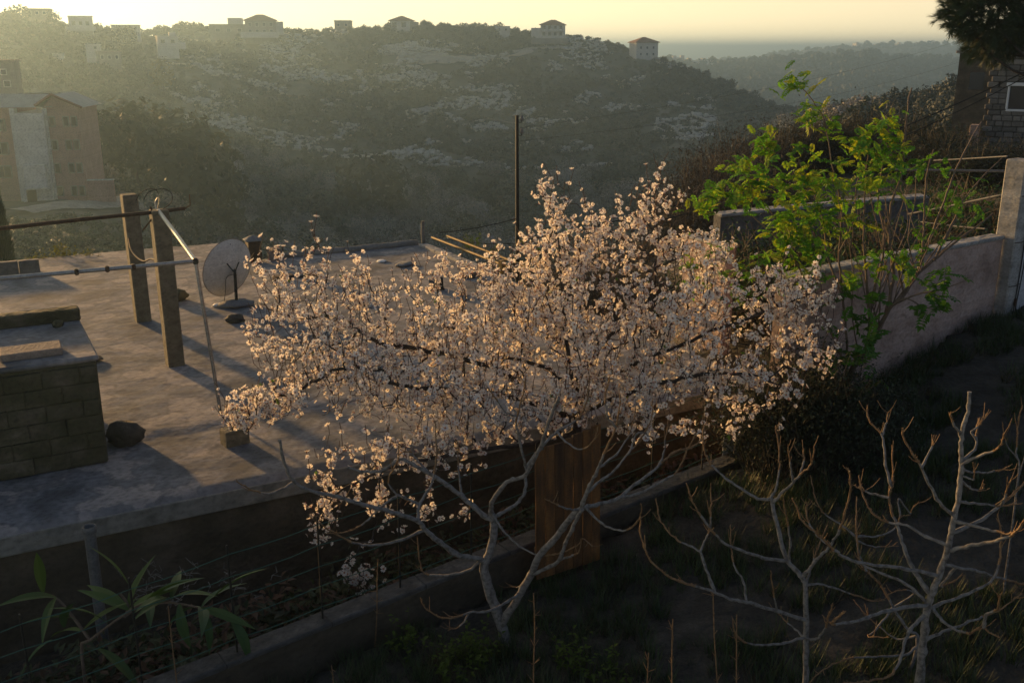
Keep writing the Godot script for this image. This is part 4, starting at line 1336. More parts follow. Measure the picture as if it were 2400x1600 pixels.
	fig_tree("fig_tree", "large sunlit bare fig tree with a leaning trunk at the right corner", Vector3(g.x, yard(g.x, g.z), g.z), 6.5, [
		[0.036, 0.012, 0.2, [[1465, 1800], [1470, 1568], [1490, 1350], [1510, 1180], [1560, 1040], [1620, 850], [1650, 720], [1680, 560], [1690, 400], [1690, 270], [1720, 160], [1733, 40]]],
		[0.012, 0.008, -0.1, [[1690, 270], [1650, 210], [1630, 150]]],
		[0.013, 0.008, 0.3, [[1700, 410], [1760, 340], [1770, 250], [1780, 180]]],
		[0.010, 0.007, 0.1, [[1740, 300], [1745, 250], [1790, 210], [1825, 155]]],
		[0.013, 0.008, -0.3, [[1700, 430], [1800, 370], [1880, 340], [1920, 255]]],
		[0.015, 0.008, -0.2, [[1645, 705], [1560, 600], [1480, 440], [1400, 310], [1378, 230]]],
		[0.011, 0.007, 0.2, [[1480, 440], [1530, 340], [1545, 270]]],
		[0.015, 0.008, 0.5, [[1600, 855], [1500, 800], [1400, 740], [1290, 720], [1200, 640], [1150, 480]]],
		[0.018, 0.010, -0.6, [[1640, 905], [1720, 850], [1850, 830], [1960, 790], [2016, 720], [2100, 600]]],
		[0.017, 0.010, 0.5, [[1660, 790], [1800, 710], [1900, 630], [1990, 550], [2080, 440]]],
		[0.015, 0.009, -0.4, [[1670, 735], [1780, 750], [1920, 785], [1990, 770]]],
		[0.020, 0.009, 0.6, [[1505, 1090], [1430, 960], [1380, 830], [1350, 740], [1310, 600], [1330, 500], [1325, 320]]],
		[0.014, 0.007, 0.3, [[1320, 530], [1290, 420], [1275, 270], [1210, 200], [1195, 110]]],
		[0.010, 0.006, 0.1, [[1275, 270], [1295, 210], [1305, 150]]],
		[0.012, 0.007, 0.2, [[1310, 610], [1200, 570], [1120, 530]]],
		[0.016, 0.008, -0.6, [[1555, 1010], [1400, 970], [1200, 945], [1080, 910], [1010, 860], [940, 790], [860, 720], [800, 600]]],
		[0.014, 0.008, 0.6, [[1505, 1150], [1400, 1050], [1240, 980], [1160, 930], [1140, 780], [1140, 590]]],
		[0.017, 0.009, -0.5, [[1505, 1165], [1300, 1190], [1150, 1240], [1010, 1260], [1050, 1220], [1070, 1190]]],
		[0.015, 0.008, 0.4, [[1530, 1175], [1700, 1110], [1840, 1040], [1890, 930], [1900, 800], [1880, 680]]],
		[0.015, 0.009, -0.5, [[1550, 1170], [1590, 1240], [1660, 1290], [1730, 1310], [1790, 1280], [1890, 1330]]],
		[0.014, 0.008, -0.3, [[1790, 1230], [1820, 1210], [1880, 1180], [1895, 1100]]],
		[0.017, 0.009, -0.5, [[1500, 1210], [1420, 1290], [1380, 1400], [1330, 1520], [1200, 1560], [1070, 1570]]],
		[0.014, 0.008, 0.5, [[1600, 960], [1760, 980], [1900, 1020], [2016, 1050], [2100, 1050]]],
		[0.014, 0.008, 0.3, [[1500, 1345], [1620, 1290], [1780, 1230], [1880, 1190], [2010, 1100]]],
		[0.012, 0.008, 0.1, [[1680, 520], [1730, 540], [1790, 560], [1810, 525]]],
		[0.010, 0.007, -0.1, [[1690, 480], [1750, 500], [1760, 450]]],
		[0.010, 0.006, 0.3, [[1700, 460], [1800, 465], [1890, 455], [1940, 435]]],
		[0.012, 0.008, 0.2, [[1690, 620], [1800, 630], [1900, 640], [2010, 625]]],
		[0.011, 0.007, -0.2, [[1900, 640], [1920, 590], [1955, 490]]],
		[0.013, 0.009, 0.2, [[1640, 1020], [1580, 1060], [1660, 1030]]],
	], 1500.0, 900.0, 2.24)
	g = spot(2130, 1560, 7.9)
	fig_tree("fig_tree", "thin bluish bare fig tree in the shade behind the large one", Vector3(g.x, yard(g.x, g.z), g.z), 7.9, [
		[0.020, 0.011, 0.3, [[1480, 1470], [1460, 1340], [1400, 1280], [1330, 1170], [1270, 1060], [1200, 990], [1160, 950]]],
		[0.013, 0.007, 0.2, [[1190, 980], [1150, 880], [1135, 760], [1140, 620]]],
		[0.012, 0.006, 0.3, [[1140, 790], [1060, 740], [980, 690], [930, 620], [895, 480]]],
		[0.012, 0.007, -0.3, [[1330, 1170], [1250, 1280], [1200, 1325], [1310, 1330]]],
		[0.012, 0.006, 0.3, [[1140, 800], [1240, 800], [1340, 760], [1370, 700], [1420, 690]]],
		[0.010, 0.006, 0.2, [[1160, 830], [1240, 855], [1360, 850]]],
		[0.012, 0.006, 0.5, [[1440, 1330], [1360, 1340], [1280, 1290], [1200, 1220], [1120, 1130]]],
		[0.014, 0.008, -0.4, [[1465, 1390], [1400, 1420], [1250, 1430], [1100, 1440], [980, 1490], [890, 1570]]],
		[0.010, 0.006, 0.3, [[1370, 700], [1360, 600], [1420, 680], [1440, 640], [1520, 600]]],
		[0.010, 0.006, -0.1, [[1330, 1170], [1440, 1100], [1370, 1080], [1290, 1110]]],
	], 1500.0, 900.0, 2.24)
	# a slim bare sapling by the right edge
	g = spot(2388, 1180, 8.6)
	fig_tree("fig_sapling", "slim bare sapling at the right edge behind the large fig", Vector3(g.x, yard(g.x, g.z), g.z), 8.6, [
		[0.012, 0.008, 0.1, [[2395, 1260], [2388, 1120], [2383, 1060], [2390, 980], [2398, 950]]],
		[0.008, 0.005, -0.1, [[2384, 1080], [2360, 1040], [2350, 990]]],
		[0.008, 0.005, 0.2, [[2388, 1120], [2405, 1060], [2410, 1000]]],
	], 0.0, 0.0, 1.0)

# ---------------------------------------------------------------- the blossoming almond
func flower_mesh(sd: int, size: float) -> ArrayMesh:
	var b := Mb.new()
	var r := RandomNumberGenerator.new()
	r.seed = sd
	var cup := r.randf_range(0.05, 0.4)
	for k in 5:
		var a := TAU * k / 5.0 + r.randf_range(-0.12, 0.12)
		var dir := Vector3(cos(a), 0, sin(a))
		var side := Vector3(-sin(a), 0, cos(a))
		var lift := cup + r.randf_range(-0.12, 0.12)
		var at := func(f: float, w: float, up: float) -> Vector3:
			return (dir * f + side * w + Vector3.UP * (lift * f + up)) * size
		b.tint = Color(0.85, 0.78, 0.73)
		var p0: Vector3 = at.call(0.03, 0.0, 0.0)
		b.tint = Color(0.88, 0.84, 0.78)
		var l1: Vector3 = at.call(0.28, 0.20, 0.06)
		var r1: Vector3 = at.call(0.28, -0.20, 0.06)
		var m1: Vector3 = at.call(0.30, 0.0, -0.01)
		var l2: Vector3 = at.call(0.50, 0.17, 0.10)
		var r2: Vector3 = at.call(0.50, -0.17, 0.10)
		var m2: Vector3 = at.call(0.46, 0.0, 0.03)
		b.tri(p0, l1, m1); b.tri(p0, m1, r1)
		b.face(l1, l2, m2, m1); b.face(m1, m2, r2, r1)
	b.tint = Color(0.45, 0.20, 0.18)
	b.lathe(Transform3D(Basis.IDENTITY, Vector3(0, -0.08, 0) * size), [Vector2(0.02, -0.12) * size, Vector2(0.08, -0.04) * size, Vector2(0.09, 0.08) * size], 5)
	b.tint = Color(0.46, 0.20, 0.16)
	for k in 5:
		var a := TAU * k / 5.0
		var c := TAU * (k + 1) / 5.0
		b.tri(Vector3(0, 0.05, 0) * size, Vector3(cos(a) * 0.15, 0.10, sin(a) * 0.15) * size, Vector3(cos(c) * 0.15, 0.10, sin(c) * 0.15) * size)
	b.tint = Color(0.62, 0.40, 0.20)
	for k in 7:
		var a := TAU * k / 7.0
		var p := Vector3(cos(a) * 0.11, 0.20 + 0.04 * (k % 3), sin(a) * 0.11) * size
		var w := Vector3(-sin(a), 0.2, cos(a)) * size * 0.035
		b.tri(Vector3.ZERO, p - w, p + w)
	return b.done()

func make_almond() -> void:
	var foot := spot(1375, 1374, 11.0)
	foot.y = yard(foot.x, foot.z) - 0.05
	var root := thing("almond_tree", foot)
	tag(root, "wide almond tree covered in white and pink blossom in the middle", "almond tree")
	var limbs := [
		["trunk", [[1375, 1374, 11.0], [1364, 1200, 11.0], [1356, 1080, 11.0], [1350, 980, 11.0], [1345, 900, 11.05]]],
		["limb", [[1351, 985, 11.0], [1240, 940, 10.9], [1100, 915, 10.8], [938, 904, 10.6], [886, 866, 10.5], [809, 862, 10.45], [740, 890, 10.4], [660, 930, 10.3], [560, 985, 10.2]]],
		["limb", [[1240, 940, 10.9], [1180, 872, 11.1], [1050, 830, 11.3], [889, 802, 11.3], [816, 760, 11.4], [760, 742, 11.5], [696, 750, 11.5], [610, 712, 11.6]]],
		["limb", [[1347, 920, 11.0], [1260, 852, 11.3], [1131, 830, 11.5], [1090, 785, 11.6], [1009, 746, 11.8], [960, 690, 12.0], [940, 630, 12.0]]],
		["limb", [[1345, 900, 11.05], [1330, 800, 11.3], [1320, 700, 11.5], [1312, 600, 11.6], [1300, 500, 11.7]]],
		["limb", [[1345, 900, 11.05], [1420, 800, 11.4], [1520, 700, 11.7], [1540, 560, 11.9], [1530, 440, 12.0]]],
		["limb", [[1348, 940, 11.0], [1450, 872, 11.0], [1600, 805, 10.9], [1750, 745, 11.0], [1900, 690, 11.2]]],
		["limb", [[1352, 965, 11.0], [1480, 922, 10.7], [1620, 882, 10.5], [1760, 880, 10.4], [1880, 920, 10.4]]],
		["limb", [[1353, 1010, 11.0], [1240, 1040, 10.5], [1080, 1062, 10.1], [930, 1092, 9.95], [800, 1150, 9.85], [745, 1230, 9.8]]],
	]
	var pos := PackedVector3Array()
	var parent := PackedInt32Array()
	var owner_of := PackedInt32Array()
	var path := PackedFloat32Array()
	for li in limbs.size():
		var raw := []
		for q in limbs[li][1]: raw.append(spot(q[0], q[1], q[2]))
		if li == 0: raw[0] = foot
		var line := smooth_line(raw, 7)
		var last := -1
		for i in line.size():
			var p: Vector3 = line[i]
			if i == 0 and li > 0:
				var best := 1e9
				for k in pos.size():
					var far := pos[k].distance_squared_to(p)
					if far < best:
						best = far; last = k
				continue
			if i > 0 and i < line.size() - 1: p += Vector3(rng.randf_range(-1, 1), rng.randf_range(-1, 1), rng.randf_range(-1, 1)) * 0.018
			pos.append(p)
			parent.append(last)
			owner_of.append(li)
			path.append(0.0 if last < 0 else path[last] + p.distance_to(pos[last]))
			last = pos.size() - 1
	# where twigs reach for light: clouds in the crown
	var clouds := [
		[700, 760, 125, 135, 11.2, 0.8, 95], [770, 890, 175, 85, 10.6, 0.7, 120], [610, 955, 80, 50, 10.3, 0.35, 45], [560, 985, 50, 28, 10.2, 0.2, 18], [880, 750, 170, 100, 11.6, 0.8, 95],
		[1000, 880, 210, 110, 10.9, 0.9, 165], [1150, 790, 190, 120, 11.4, 0.9, 170], [1260, 680, 150, 110, 11.7, 0.8, 140], [1330, 560, 105, 90, 11.9, 0.6, 80], [1480, 570, 120, 80, 12.0, 0.5, 75],
		[1290, 450, 45, 45, 11.9, 0.3, 16], [1530, 460, 60, 55, 12.0, 0.3, 22], [1440, 760, 230, 115, 11.2, 0.9, 215], [1650, 610, 95, 75, 11.8, 0.5, 62], [1650, 770, 190, 105, 11.0, 0.8, 160],
		[1850, 690, 105, 70, 11.1, 0.5, 66], [1900, 800, 80, 90, 10.9, 0.4, 45], [1540, 890, 220, 75, 10.6, 0.6, 120], [1770, 910, 120, 65, 10.5, 0.4, 50], [1150, 965, 240, 70, 10.4, 0.5, 130], [1380, 930, 160, 70, 10.5, 0.5, 80],
		[950, 1070, 210, 60, 10.0, 0.4, 62], [760, 1190, 55, 90, 9.85, 0.25, 28], [735, 610, 30, 55, 11.8, 0.25, 12], [835, 650, 40, 75, 11.9, 0.25, 15], [1020, 650, 70, 50, 12.0, 0.35, 18],
		[1130, 660, 90, 50, 11.9, 0.4, 26], [950, 1190, 170, 60, 9.9, 0.3, 26], [1500, 1010, 130, 60, 10.3, 0.3, 24], [1720, 1010, 110, 30, 10.3, 0.3, 12], [845, 1340, 55, 65, 9.9, 0.2, 16], [640, 640, 70, 60, 11.6, 0.4, 20],
	]
	var goals := PackedVector3Array()
	for c in clouds:
		for k in int(c[6] * 1.85):
			var w := Vector3(rng.randfn(0, 1), rng.randfn(0, 1), rng.randfn(0, 1)).normalized() * pow(rng.randf(), 0.4) * 1.12
			goals.append(spot(c[0] + w.x * c[2], c[1] + w.y * c[3], c[4] + w.z * c[5]))
	var alone := PackedByteArray()
	alone.resize(goals.size())
	var near_i := PackedInt32Array()
	var near_d := PackedFloat32Array()
	near_i.resize(goals.size())
	near_d.resize(goals.size())
	for g in goals.size():
		near_d[g] = 1e9
		for k in pos.size():
			var far := goals[g].distance_to(pos[k]) + path[k] * 0.10
			if far < near_d[g]:
				near_d[g] = far; near_i[g] = k
	var tips := []
	for round_ in goals.size():
		var g := -1
		var best := 1e9
		for i in goals.size():
			if alone[i] == 0 and near_d[i] < best:
				best = near_d[i]; g = i
		alone[g] = 1
		var from := near_i[g]
		var a := pos[from]
		var c := goals[g]
		var dist := a.distance_to(c)
		if dist < 0.04: continue
		var steps := maxi(2, int(dist / 0.13))
		var bow := Vector3(rng.randf_range(-1, 1), rng.randf_range(-1.1, 0.4), rng.randf_range(-1, 1)) * dist * 0.16
		var last := from
		var fresh := pos.size()
		for s in steps:
			var f := (s + 1.0) / steps
			var p := a.lerp(c, f) + bow * sin(PI * f) + Vector3(rng.randf_range(-1, 1), rng.randf_range(-1, 1), rng.randf_range(-1, 1)) * 0.010
			pos.append(p)
			parent.append(last)
			owner_of.append(-1)
			path.append(path[last] + p.distance_to(pos[last]))
			last = pos.size() - 1
		# some twigs end in an upright shoot
		if rng.randf() < 0.38:
			var lean := Vector3(rng.randfn(0, 0.25), 1.0, rng.randfn(0, 0.25)).normalized()
			for s in 1 + rng.randi() % 3:
				var p := pos[last] + (lean + Vector3(rng.randfn(0, 0.12), 0, rng.randfn(0, 0.12))) * 0.10
				pos.append(p)
				parent.append(last)
				owner_of.append(-1)
				path.append(path[last] + 0.10)
				last = pos.size() - 1
		tips.append(last)
		for i in goals.size():
			if alone[i] == 1: continue
			for k in range(fresh, pos.size()):
				var far := goals[i].distance_to(pos[k]) + path[k] * 0.10
				if far < near_d[i]:
					near_d[i] = far; near_i[i] = k
	# thickness from the number of twigs each piece carries
	var load_ := PackedFloat32Array()
	load_.resize(pos.size())
	for k in tips: load_[k] += 1.0
	for k in range(pos.size() - 1, 0, -1):
		if load_[k] < 1.0: load_[k] = 1.0
		if parent[k] >= 0: load_[parent[k]] += load_[k] * (1.0 if parent[k] != k else 0.0)
	var rad := PackedFloat32Array()
	rad.resize(pos.size())
	var grow := PackedFloat32Array()
	grow.resize(pos.size())
	for k in pos.size(): rad[k] = clampf(0.0042 * pow(load_[k] / 3.0, 0.37), 0.0036, 0.11)
	# chains of wood
	var kids := {}
	for k in pos.size():
		if parent[k] >= 0:
			if not kids.has(parent[k]): kids[parent[k]] = []
			kids[parent[k]].append(k)
	for li in limbs.size():
		var b := Mb.new()
		var pts := []
		var rr := []
		var first := true
		for k in pos.size():
			if owner_of[k] != li: continue
			if first and parent[k] >= 0:
				pts.append(pos[parent[k]] - foot); rr.append(rad[k])
			first = false
			pts.append(pos[k] - foot); rr.append(rad[k] * rng.randf_range(0.92, 1.1))
		if li == 0: pts[0] -= Vector3(0, 0.1, 0)
		b.tube(pts, rr, 8)
		part(limbs[li][0], b, M.almond_bark, root)
	var thick := Mb.new()
	var thin := Mb.new()
	for k in pos.size():
		if owner_of[k] >= 0: continue
		if owner_of[parent[k]] >= 0 or kids[parent[k]][0] != k:   # a side chain starts here
			var pts := [pos[parent[k]] - foot]
			var rr := [rad[k]]
			var at := k
			while true:
				pts.append(pos[at] - foot); rr.append(rad[at])
				if not kids.has(at): break
				at = kids[at][0]
			if rr[0] > 0.008: thick.tube(pts, rr, 5, false)
			else: thin.tube(pts, rr, 4, false)
	tag(part("side_branches", thick, M.almond_bark, root), "", "", "", "stuff")
	tag(part("twigs", thin, M.almond_twig, root), "", "", "", "stuff")
	# blossom along the outer twigs
	var kinds := []
	for k in 6: kinds.append(flower_mesh(200 + k, [0.062, 0.070, 0.056, 0.074, 0.066, 0.046][k]))
	var all := []
	for tip in tips:
		var at: int = tip
		var walked := 0.0
		var reach := rng.randf_range(0.15, 0.75)
		var bare_twig := rng.randf() < 0.20
		while at >= 0 and owner_of[at] < 0 and walked < reach and not bare_twig:
			var seg: Vector3 = pos[parent[at]] - pos[at]
			var n := 1 if rng.randf() < 0.85 else 2
			if at != tip and rng.randf() < 0.45: n = 0
			for k in n:
				var out_ := Vector3(rng.randfn(0, 1), rng.randfn(0.35, 1), rng.randfn(0, 1)).normalized()
				var p := pos[at] + seg * rng.randf() + out_ * rng.randf_range(0.015, 0.06)
				var up := out_
				var side := up.cross(Vector3(rng.randf() - 0.5, rng.randf() - 0.5, rng.randf() - 0.5)).normalized()
				var s := rng.randf_range(0.7, 1.18)
				all.append([p, Basis(side, up, side.cross(up)).scaled(Vector3.ONE * s), rng.randi() % 6])
			walked += seg.length()
			at = parent[at]
	all.sort_custom(func(a, c): return a[0].distance_squared_to(EYE) - a[1].x.length() * 300.0 < c[0].distance_squared_to(EYE) - c[1].x.length() * 300.0)
	var rest := [[], [], [], [], [], []]
	for i in all.size():
		var xf := Transform3D(all[i][1], all[i][0] - foot)
		if i < 300: piece("blossom", kinds[all[i][2]], M.petal, root, xf)
		else: rest[all[i][2]].append(xf)
	for k in 6: many("blossom_mass", kinds[k], M.petal, rest[k], root)
	# a few first leaves
	var lf := Mb.new()
	for i in 90:
		var p: Vector3 = pos[tips[rng.randi() % tips.size()]] - foot
		for k in 3:
			var dir := Vector3(rng.randfn(0, 1), rng.randfn(0.7, 0.6), rng.randfn(0, 1)).normalized()
			leaflet(lf, p, dir, 0.055, 0.016, Color(0.13, 0.21, 0.035))
	tag(part("young_leaves", lf, M.leaf_bright, root), "", "", "", "stuff")

# one leaf blade, folded a little along its midrib
func leaflet(b: Mb, at: Vector3, dir: Vector3, long: float, wide: float, c: Color, droop := 0.15) -> void:
	var side := dir.cross(Vector3.UP)
	side = side.normalized() if side.length() > 0.01 else Vector3.RIGHT
	var up := side.cross(dir).normalized()
	b.tint = c
	var m := at + dir * long * 0.5 - up * long * 0.03
	var tip := at + dir * long - Vector3.UP * long * droop
	var l := at + dir * long * 0.42 + side * wide + up * wide * 0.35
	var r := at + dir * long * 0.42 - side * wide + up * wide * 0.35
	b.tri(at, l, m); b.tri(l, tip, m); b.tri(at, m, r); b.tri(m, tip, r)

# ---------------------------------------------------------------- leafy plants
# a feathered leaf of paired leaflets
func compound_leaf(sd: int, long: float, c: Color) -> ArrayMesh:
	var r := RandomNumberGenerator.new()
	r.seed = sd
	var b := Mb.new()
	b.tint = c * 0.9
	var bend := r.randf_range(0.25, 0.5)
	var rib := []
	for i in 7:
		var f := i / 6.0
		rib.append(Vector3(0, -bend * f * f * long * 0.5, f * long))
	b.tube(rib, [0.004, 0.0036, 0.0032, 0.003, 0.0026, 0.0022, 0.0018], 3, false)
	for i in range(1, 7):
		var p: Vector3 = rib[i]
		for s in [-1.0, 1.0]:
			var dir := Vector3(s * 1.0, r.randf_range(-0.35, 0.15), 0.55 + r.randf_range(-0.15, 0.2)).normalized()
			leaflet(b, p, dir, long * r.randf_range(0.34, 0.46) * (1.0 - 0.3 * absf(i - 3.0) / 3.0), long * 0.115, Color(c.r * r.randf_range(0.8, 1.2), c.g * r.randf_range(0.85, 1.15), c.b), 0.2)
	leaflet(b, rib[6], Vector3(0, -0.3, 1).normalized(), long * 0.4, long * 0.115, c, 0.2)
	return b.done()

func aim(dir: Vector3, roll := 0.0) -> Basis:
	var z := dir.normalized()
	var x := Vector3.UP.cross(z)
	x = x.normalized() if x.length() > 0.02 else Vector3.RIGHT
	return Basis(x, z.cross(x), z) * Basis(Vector3(0, 0, 1), roll)

func make_leafy_tree() -> void:
	var foot := spot(1962, 985, 11.9)
	foot.y = yard(foot.x, foot.z) - 0.03
	var root := thing("leafy_shrub", foot)
	tag(root, "tall shrub with bright yellow-green feathery leaves and many upright stems", "shrub")
	# stems: radius at foot, radius at tip, distance at foot and tip, line
	var stems := [
		[0.060, 0.034, 11.9, 12.0, [[1962, 985], [1985, 900], [2020, 835], [2060, 770], [2092, 715]]],
		[0.034, 0.012, 12.0, 12.5, [[2092, 715], [2120, 690], [2150, 645], [2200, 600], [2270, 545], [2330, 500]]],
		[0.030, 0.010, 12.0, 12.4, [[2075, 742], [2088, 690], [2095, 640], [2085, 560], [2090, 480], [2115, 400], [2122, 320], [2130, 240], [2138, 206]]],
		[0.024, 0.009, 12.0, 12.6, [[2092, 715], [2150, 640], [2165, 560], [2168, 480], [2175, 400], [2190, 350]]],
		[0.020, 0.007, 12.1, 12.9, [[2150, 645], [2180, 560], [2215, 470], [2240, 400], [2280, 320], [2300, 285]]],
		[0.018, 0.006, 12.1, 12.9, [[2190, 610], [2230, 530], [2260, 470], [2300, 420], [2350, 370]]],
		[0.026, 0.008, 11.9, 12.3, [[2030, 820], [2040, 740], [2030, 640], [2025, 540], [2030, 440], [2035, 350]]],
		[0.020, 0.006, 12.0, 12.5, [[2040, 740], [2060, 640], [2075, 560], [2060, 470], [2070, 380], [2085, 300]]],
		[0.022, 0.006, 11.9, 12.7, [[1985, 900], [1985, 800], [1975, 690], [1968, 590], [1972, 480], [1950, 380], [1935, 290], [1905, 235], [1875, 200]]],
		[0.018, 0.006, 11.9, 12.5, [[1975, 690], [1940, 600], [1930, 520], [1900, 430], [1870, 370]]],
		[0.020, 0.006, 11.9, 12.3, [[1990, 880], [1940, 760], [1890, 660], [1850, 580], [1810, 500], [1760, 430], [1720, 370]]],
		[0.014, 0.005, 12.0, 12.3, [[1850, 580], [1790, 530], [1730, 480], [1660, 460]]],
		[0.014, 0.005, 12.1, 12.5, [[1968, 590], [2000, 520], [2010, 430], [2030, 380]]],
		[0.016, 0.006, 11.9, 11.4, [[2092, 715], [2150, 690], [2200, 680], [2260, 660]]],
		[0.014, 0.006, 11.9, 11.5, [[2060, 770], [2110, 700], [2170, 720], [2235, 730]]],
		[0.012, 0.005, 11.9, 12.4, [[2045, 760], [2100, 600], [2130, 520], [2110, 430]]],
		[0.012, 0.005, 12.0, 12.5, [[2150, 645], [2130, 560], [2145, 470], [2150, 400]]],
		[0.012, 0.005, 12.0, 12.4, [[2015, 840], [1998, 740], [2000, 640], [1990, 560]]],
		[0.011, 0.005, 12.0, 12.6, [[2120, 690], [2190, 590], [2250, 500], [2255, 430]]],
		[0.011, 0.004, 12.0, 12.6, [[2160, 630], [2240, 560], [2290, 500], [2330, 450]]],
	]
	for k in 16:
		var from: Array = [[2092, 715], [2060, 770], [2030, 820], [2120, 690], [2150, 645], [2040, 740]][k % 6]
		var x0: float = from[0]
		var y0: float = from[1]
		var lean := rng.randf_range(-90, 150)
		var y1 := rng.randf_range(380, 520)
		stems.append([0.010, 0.004, 12.0, rng.randf_range(11.9, 12.7), [[x0, y0], [x0 + lean * 0.3, lerpf(y0, y1, 0.35)], [x0 + lean * 0.7, lerpf(y0, y1, 0.7)], [x0 + lean, y1]]])
	for q in stems:
		var pts := []
		for i in q[4].size(): pts.append(spot(q[4][i][0], q[4][i][1], lerpf(q[2], q[3], i / float(q[4].size() - 1))))
		if q == stems[0]: pts[0] = foot - Vector3(0, 0.1, 0)
		var line := smooth_line(pts, 4)
		var rr := []
		for i in line.size():
			line[i] = line[i] - foot + Vector3(rng.randf_range(-1, 1), 0, rng.randf_range(-1, 1)) * 0.008
			rr.append(lerpf(q[0], q[1], i / float(line.size() - 1)) * rng.randf_range(0.9, 1.12) * 0.82)
		var b := Mb.new()
		b.tube(line, rr, 6)
		part("trunk" if q == stems[0] else "stem", b, M.stem, root)
	# tufts of leaves: place, spread in pixels, distance, how many, size
	var tufts := [
		[1870, 190, 22, 12.7, 5], [1850, 205, 16, 12.7, 3], [1905, 262, 24, 12.6, 6], [1890, 285, 14, 12.6, 3], [1945, 300, 20, 12.5, 5], [1785, 320, 20, 12.4, 5], [1800, 345, 20, 12.4, 4], [1735, 385, 22, 12.3, 5], [1880, 345, 12, 12.5, 2],
		[1850, 385, 38, 12.3, 10], [1800, 430, 40, 12.2, 11], [1760, 410, 26, 12.2, 5], [1650, 475, 28, 12.2, 8], [1690, 460, 30, 12.2, 8], [1745, 460, 32, 12.2, 8], [1900, 440, 40, 12.2, 12], [1870, 480, 40, 12.1, 10], [1940, 400, 30, 12.3, 6],
		[2050, 310, 34, 12.3, 9], [2085, 300, 26, 12.3, 6], [2030, 350, 36, 12.2, 10], [2075, 370, 36, 12.2, 10], [2000, 330, 20, 12.4, 4], [2100, 340, 24, 12.3, 4], [2050, 420, 40, 12.1, 10], [1990, 440, 36, 12.2, 8], [2130, 400, 30, 12.2, 4],
		[1930, 490, 36, 12.1, 10], [1880, 540, 38, 12.0, 11], [1830, 530, 34, 12.1, 9], [1900, 590, 34, 12.0, 10], [1840, 580, 30, 12.0, 7], [1960, 540, 30, 12.1, 7], [1800, 610, 30, 12.0, 7], [1720, 640, 28, 12.2, 6], [1900, 650, 28, 11.9, 6], [2000, 500, 30, 12.1, 6],
		[2170, 380, 20, 12.4, 3], [2240, 430, 26, 12.6, 4], [2200, 500, 30, 12.4, 5], [2260, 480, 26, 12.6, 4], [2180, 570, 26, 12.2, 4], [2070, 620, 30, 11.9, 6], [2110, 610, 24, 11.9, 5], [2000, 660, 26, 11.9, 5], [1690, 590, 22, 12.3, 4], [1620, 620, 16, 12.4, 3],
		[1640, 660, 20, 12.3, 4], [1760, 690, 26, 12.1, 4],
	]
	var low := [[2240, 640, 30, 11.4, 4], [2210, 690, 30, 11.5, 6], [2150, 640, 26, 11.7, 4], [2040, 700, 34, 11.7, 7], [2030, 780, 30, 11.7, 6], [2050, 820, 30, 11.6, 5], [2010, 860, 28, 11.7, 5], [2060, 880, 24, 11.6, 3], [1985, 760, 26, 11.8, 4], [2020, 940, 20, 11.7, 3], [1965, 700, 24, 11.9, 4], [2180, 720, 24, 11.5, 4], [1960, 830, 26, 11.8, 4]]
	var bright := []
	var dark := []
	for k in 5:
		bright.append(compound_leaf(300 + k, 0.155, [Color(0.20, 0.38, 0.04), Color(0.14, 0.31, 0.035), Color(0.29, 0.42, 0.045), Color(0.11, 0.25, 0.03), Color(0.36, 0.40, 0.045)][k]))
		dark.append(compound_leaf(310 + k, 0.24, [Color(0.11, 0.24, 0.03), Color(0.09, 0.20, 0.03), Color(0.13, 0.26, 0.035), Color(0.08, 0.18, 0.03), Color(0.10, 0.22, 0.03)][k]))  # lower leaves get a darker colour that carries the shade under the crown
	var count := 0
	var rest := [[], [], [], [], []]
	for set_ in [tufts, low]:
		for q in set_:
			var mid := spot(q[0], q[1], q[3])
			for k in (q[4] * 3 if set_ == tufts else q[4]):
				var off: Vector3 = Vector3(rng.randfn(0, 0.75), rng.randfn(0, 0.65), rng.randfn(0, 0.8)) * q[2] * q[3] / FOCAL
				var dir := Vector3(rng.randfn(0, 1), rng.randf_range(-0.9, 1.1), rng.randfn(0, 1))
				var s := rng.randf_range(0.75, 1.15)
				var kind := rng.randi() % 5
				if set_ == tufts and q[0] > 2120: kind = 3
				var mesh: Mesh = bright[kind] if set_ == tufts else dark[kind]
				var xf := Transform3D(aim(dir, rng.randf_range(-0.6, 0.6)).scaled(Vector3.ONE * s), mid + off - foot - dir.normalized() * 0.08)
				if set_ == tufts and k >= (q[4] + 1) / 2:
					rest[kind].append(xf)
					continue
				piece("leaf", mesh, M.leaf_bright, root, xf)
				count += 1
	for k in 5: many("leaf_mass", bright[k], M.leaf_bright, rest[k], root)

func blade(c: Color, long: float, wide: float, arch: float) -> ArrayMesh:
	var b := Mb.new()
	b.tint = c
	var n := 9
	for i in n:
		var f0 := i / float(n)
		var f1 := (i + 1.0) / n
		var p := []
		for f in [f0, f1]:
			var mid := Vector3(0, -arch * f * f * long, f * long)
			var w: float = wide * sin(PI * clampf(0.06 + f * 0.93, 0, 1)) * (1.0 - 0.2 * f)
			p.append([mid + Vector3(w, w * 0.3, 0), mid, mid + Vector3(-w, w * 0.3, 0)])
		b.face(p[0][0], p[1][0], p[1][1], p[0][1])
		b.face(p[0][1], p[1][1], p[1][2], p[0][2])
	return b.done()

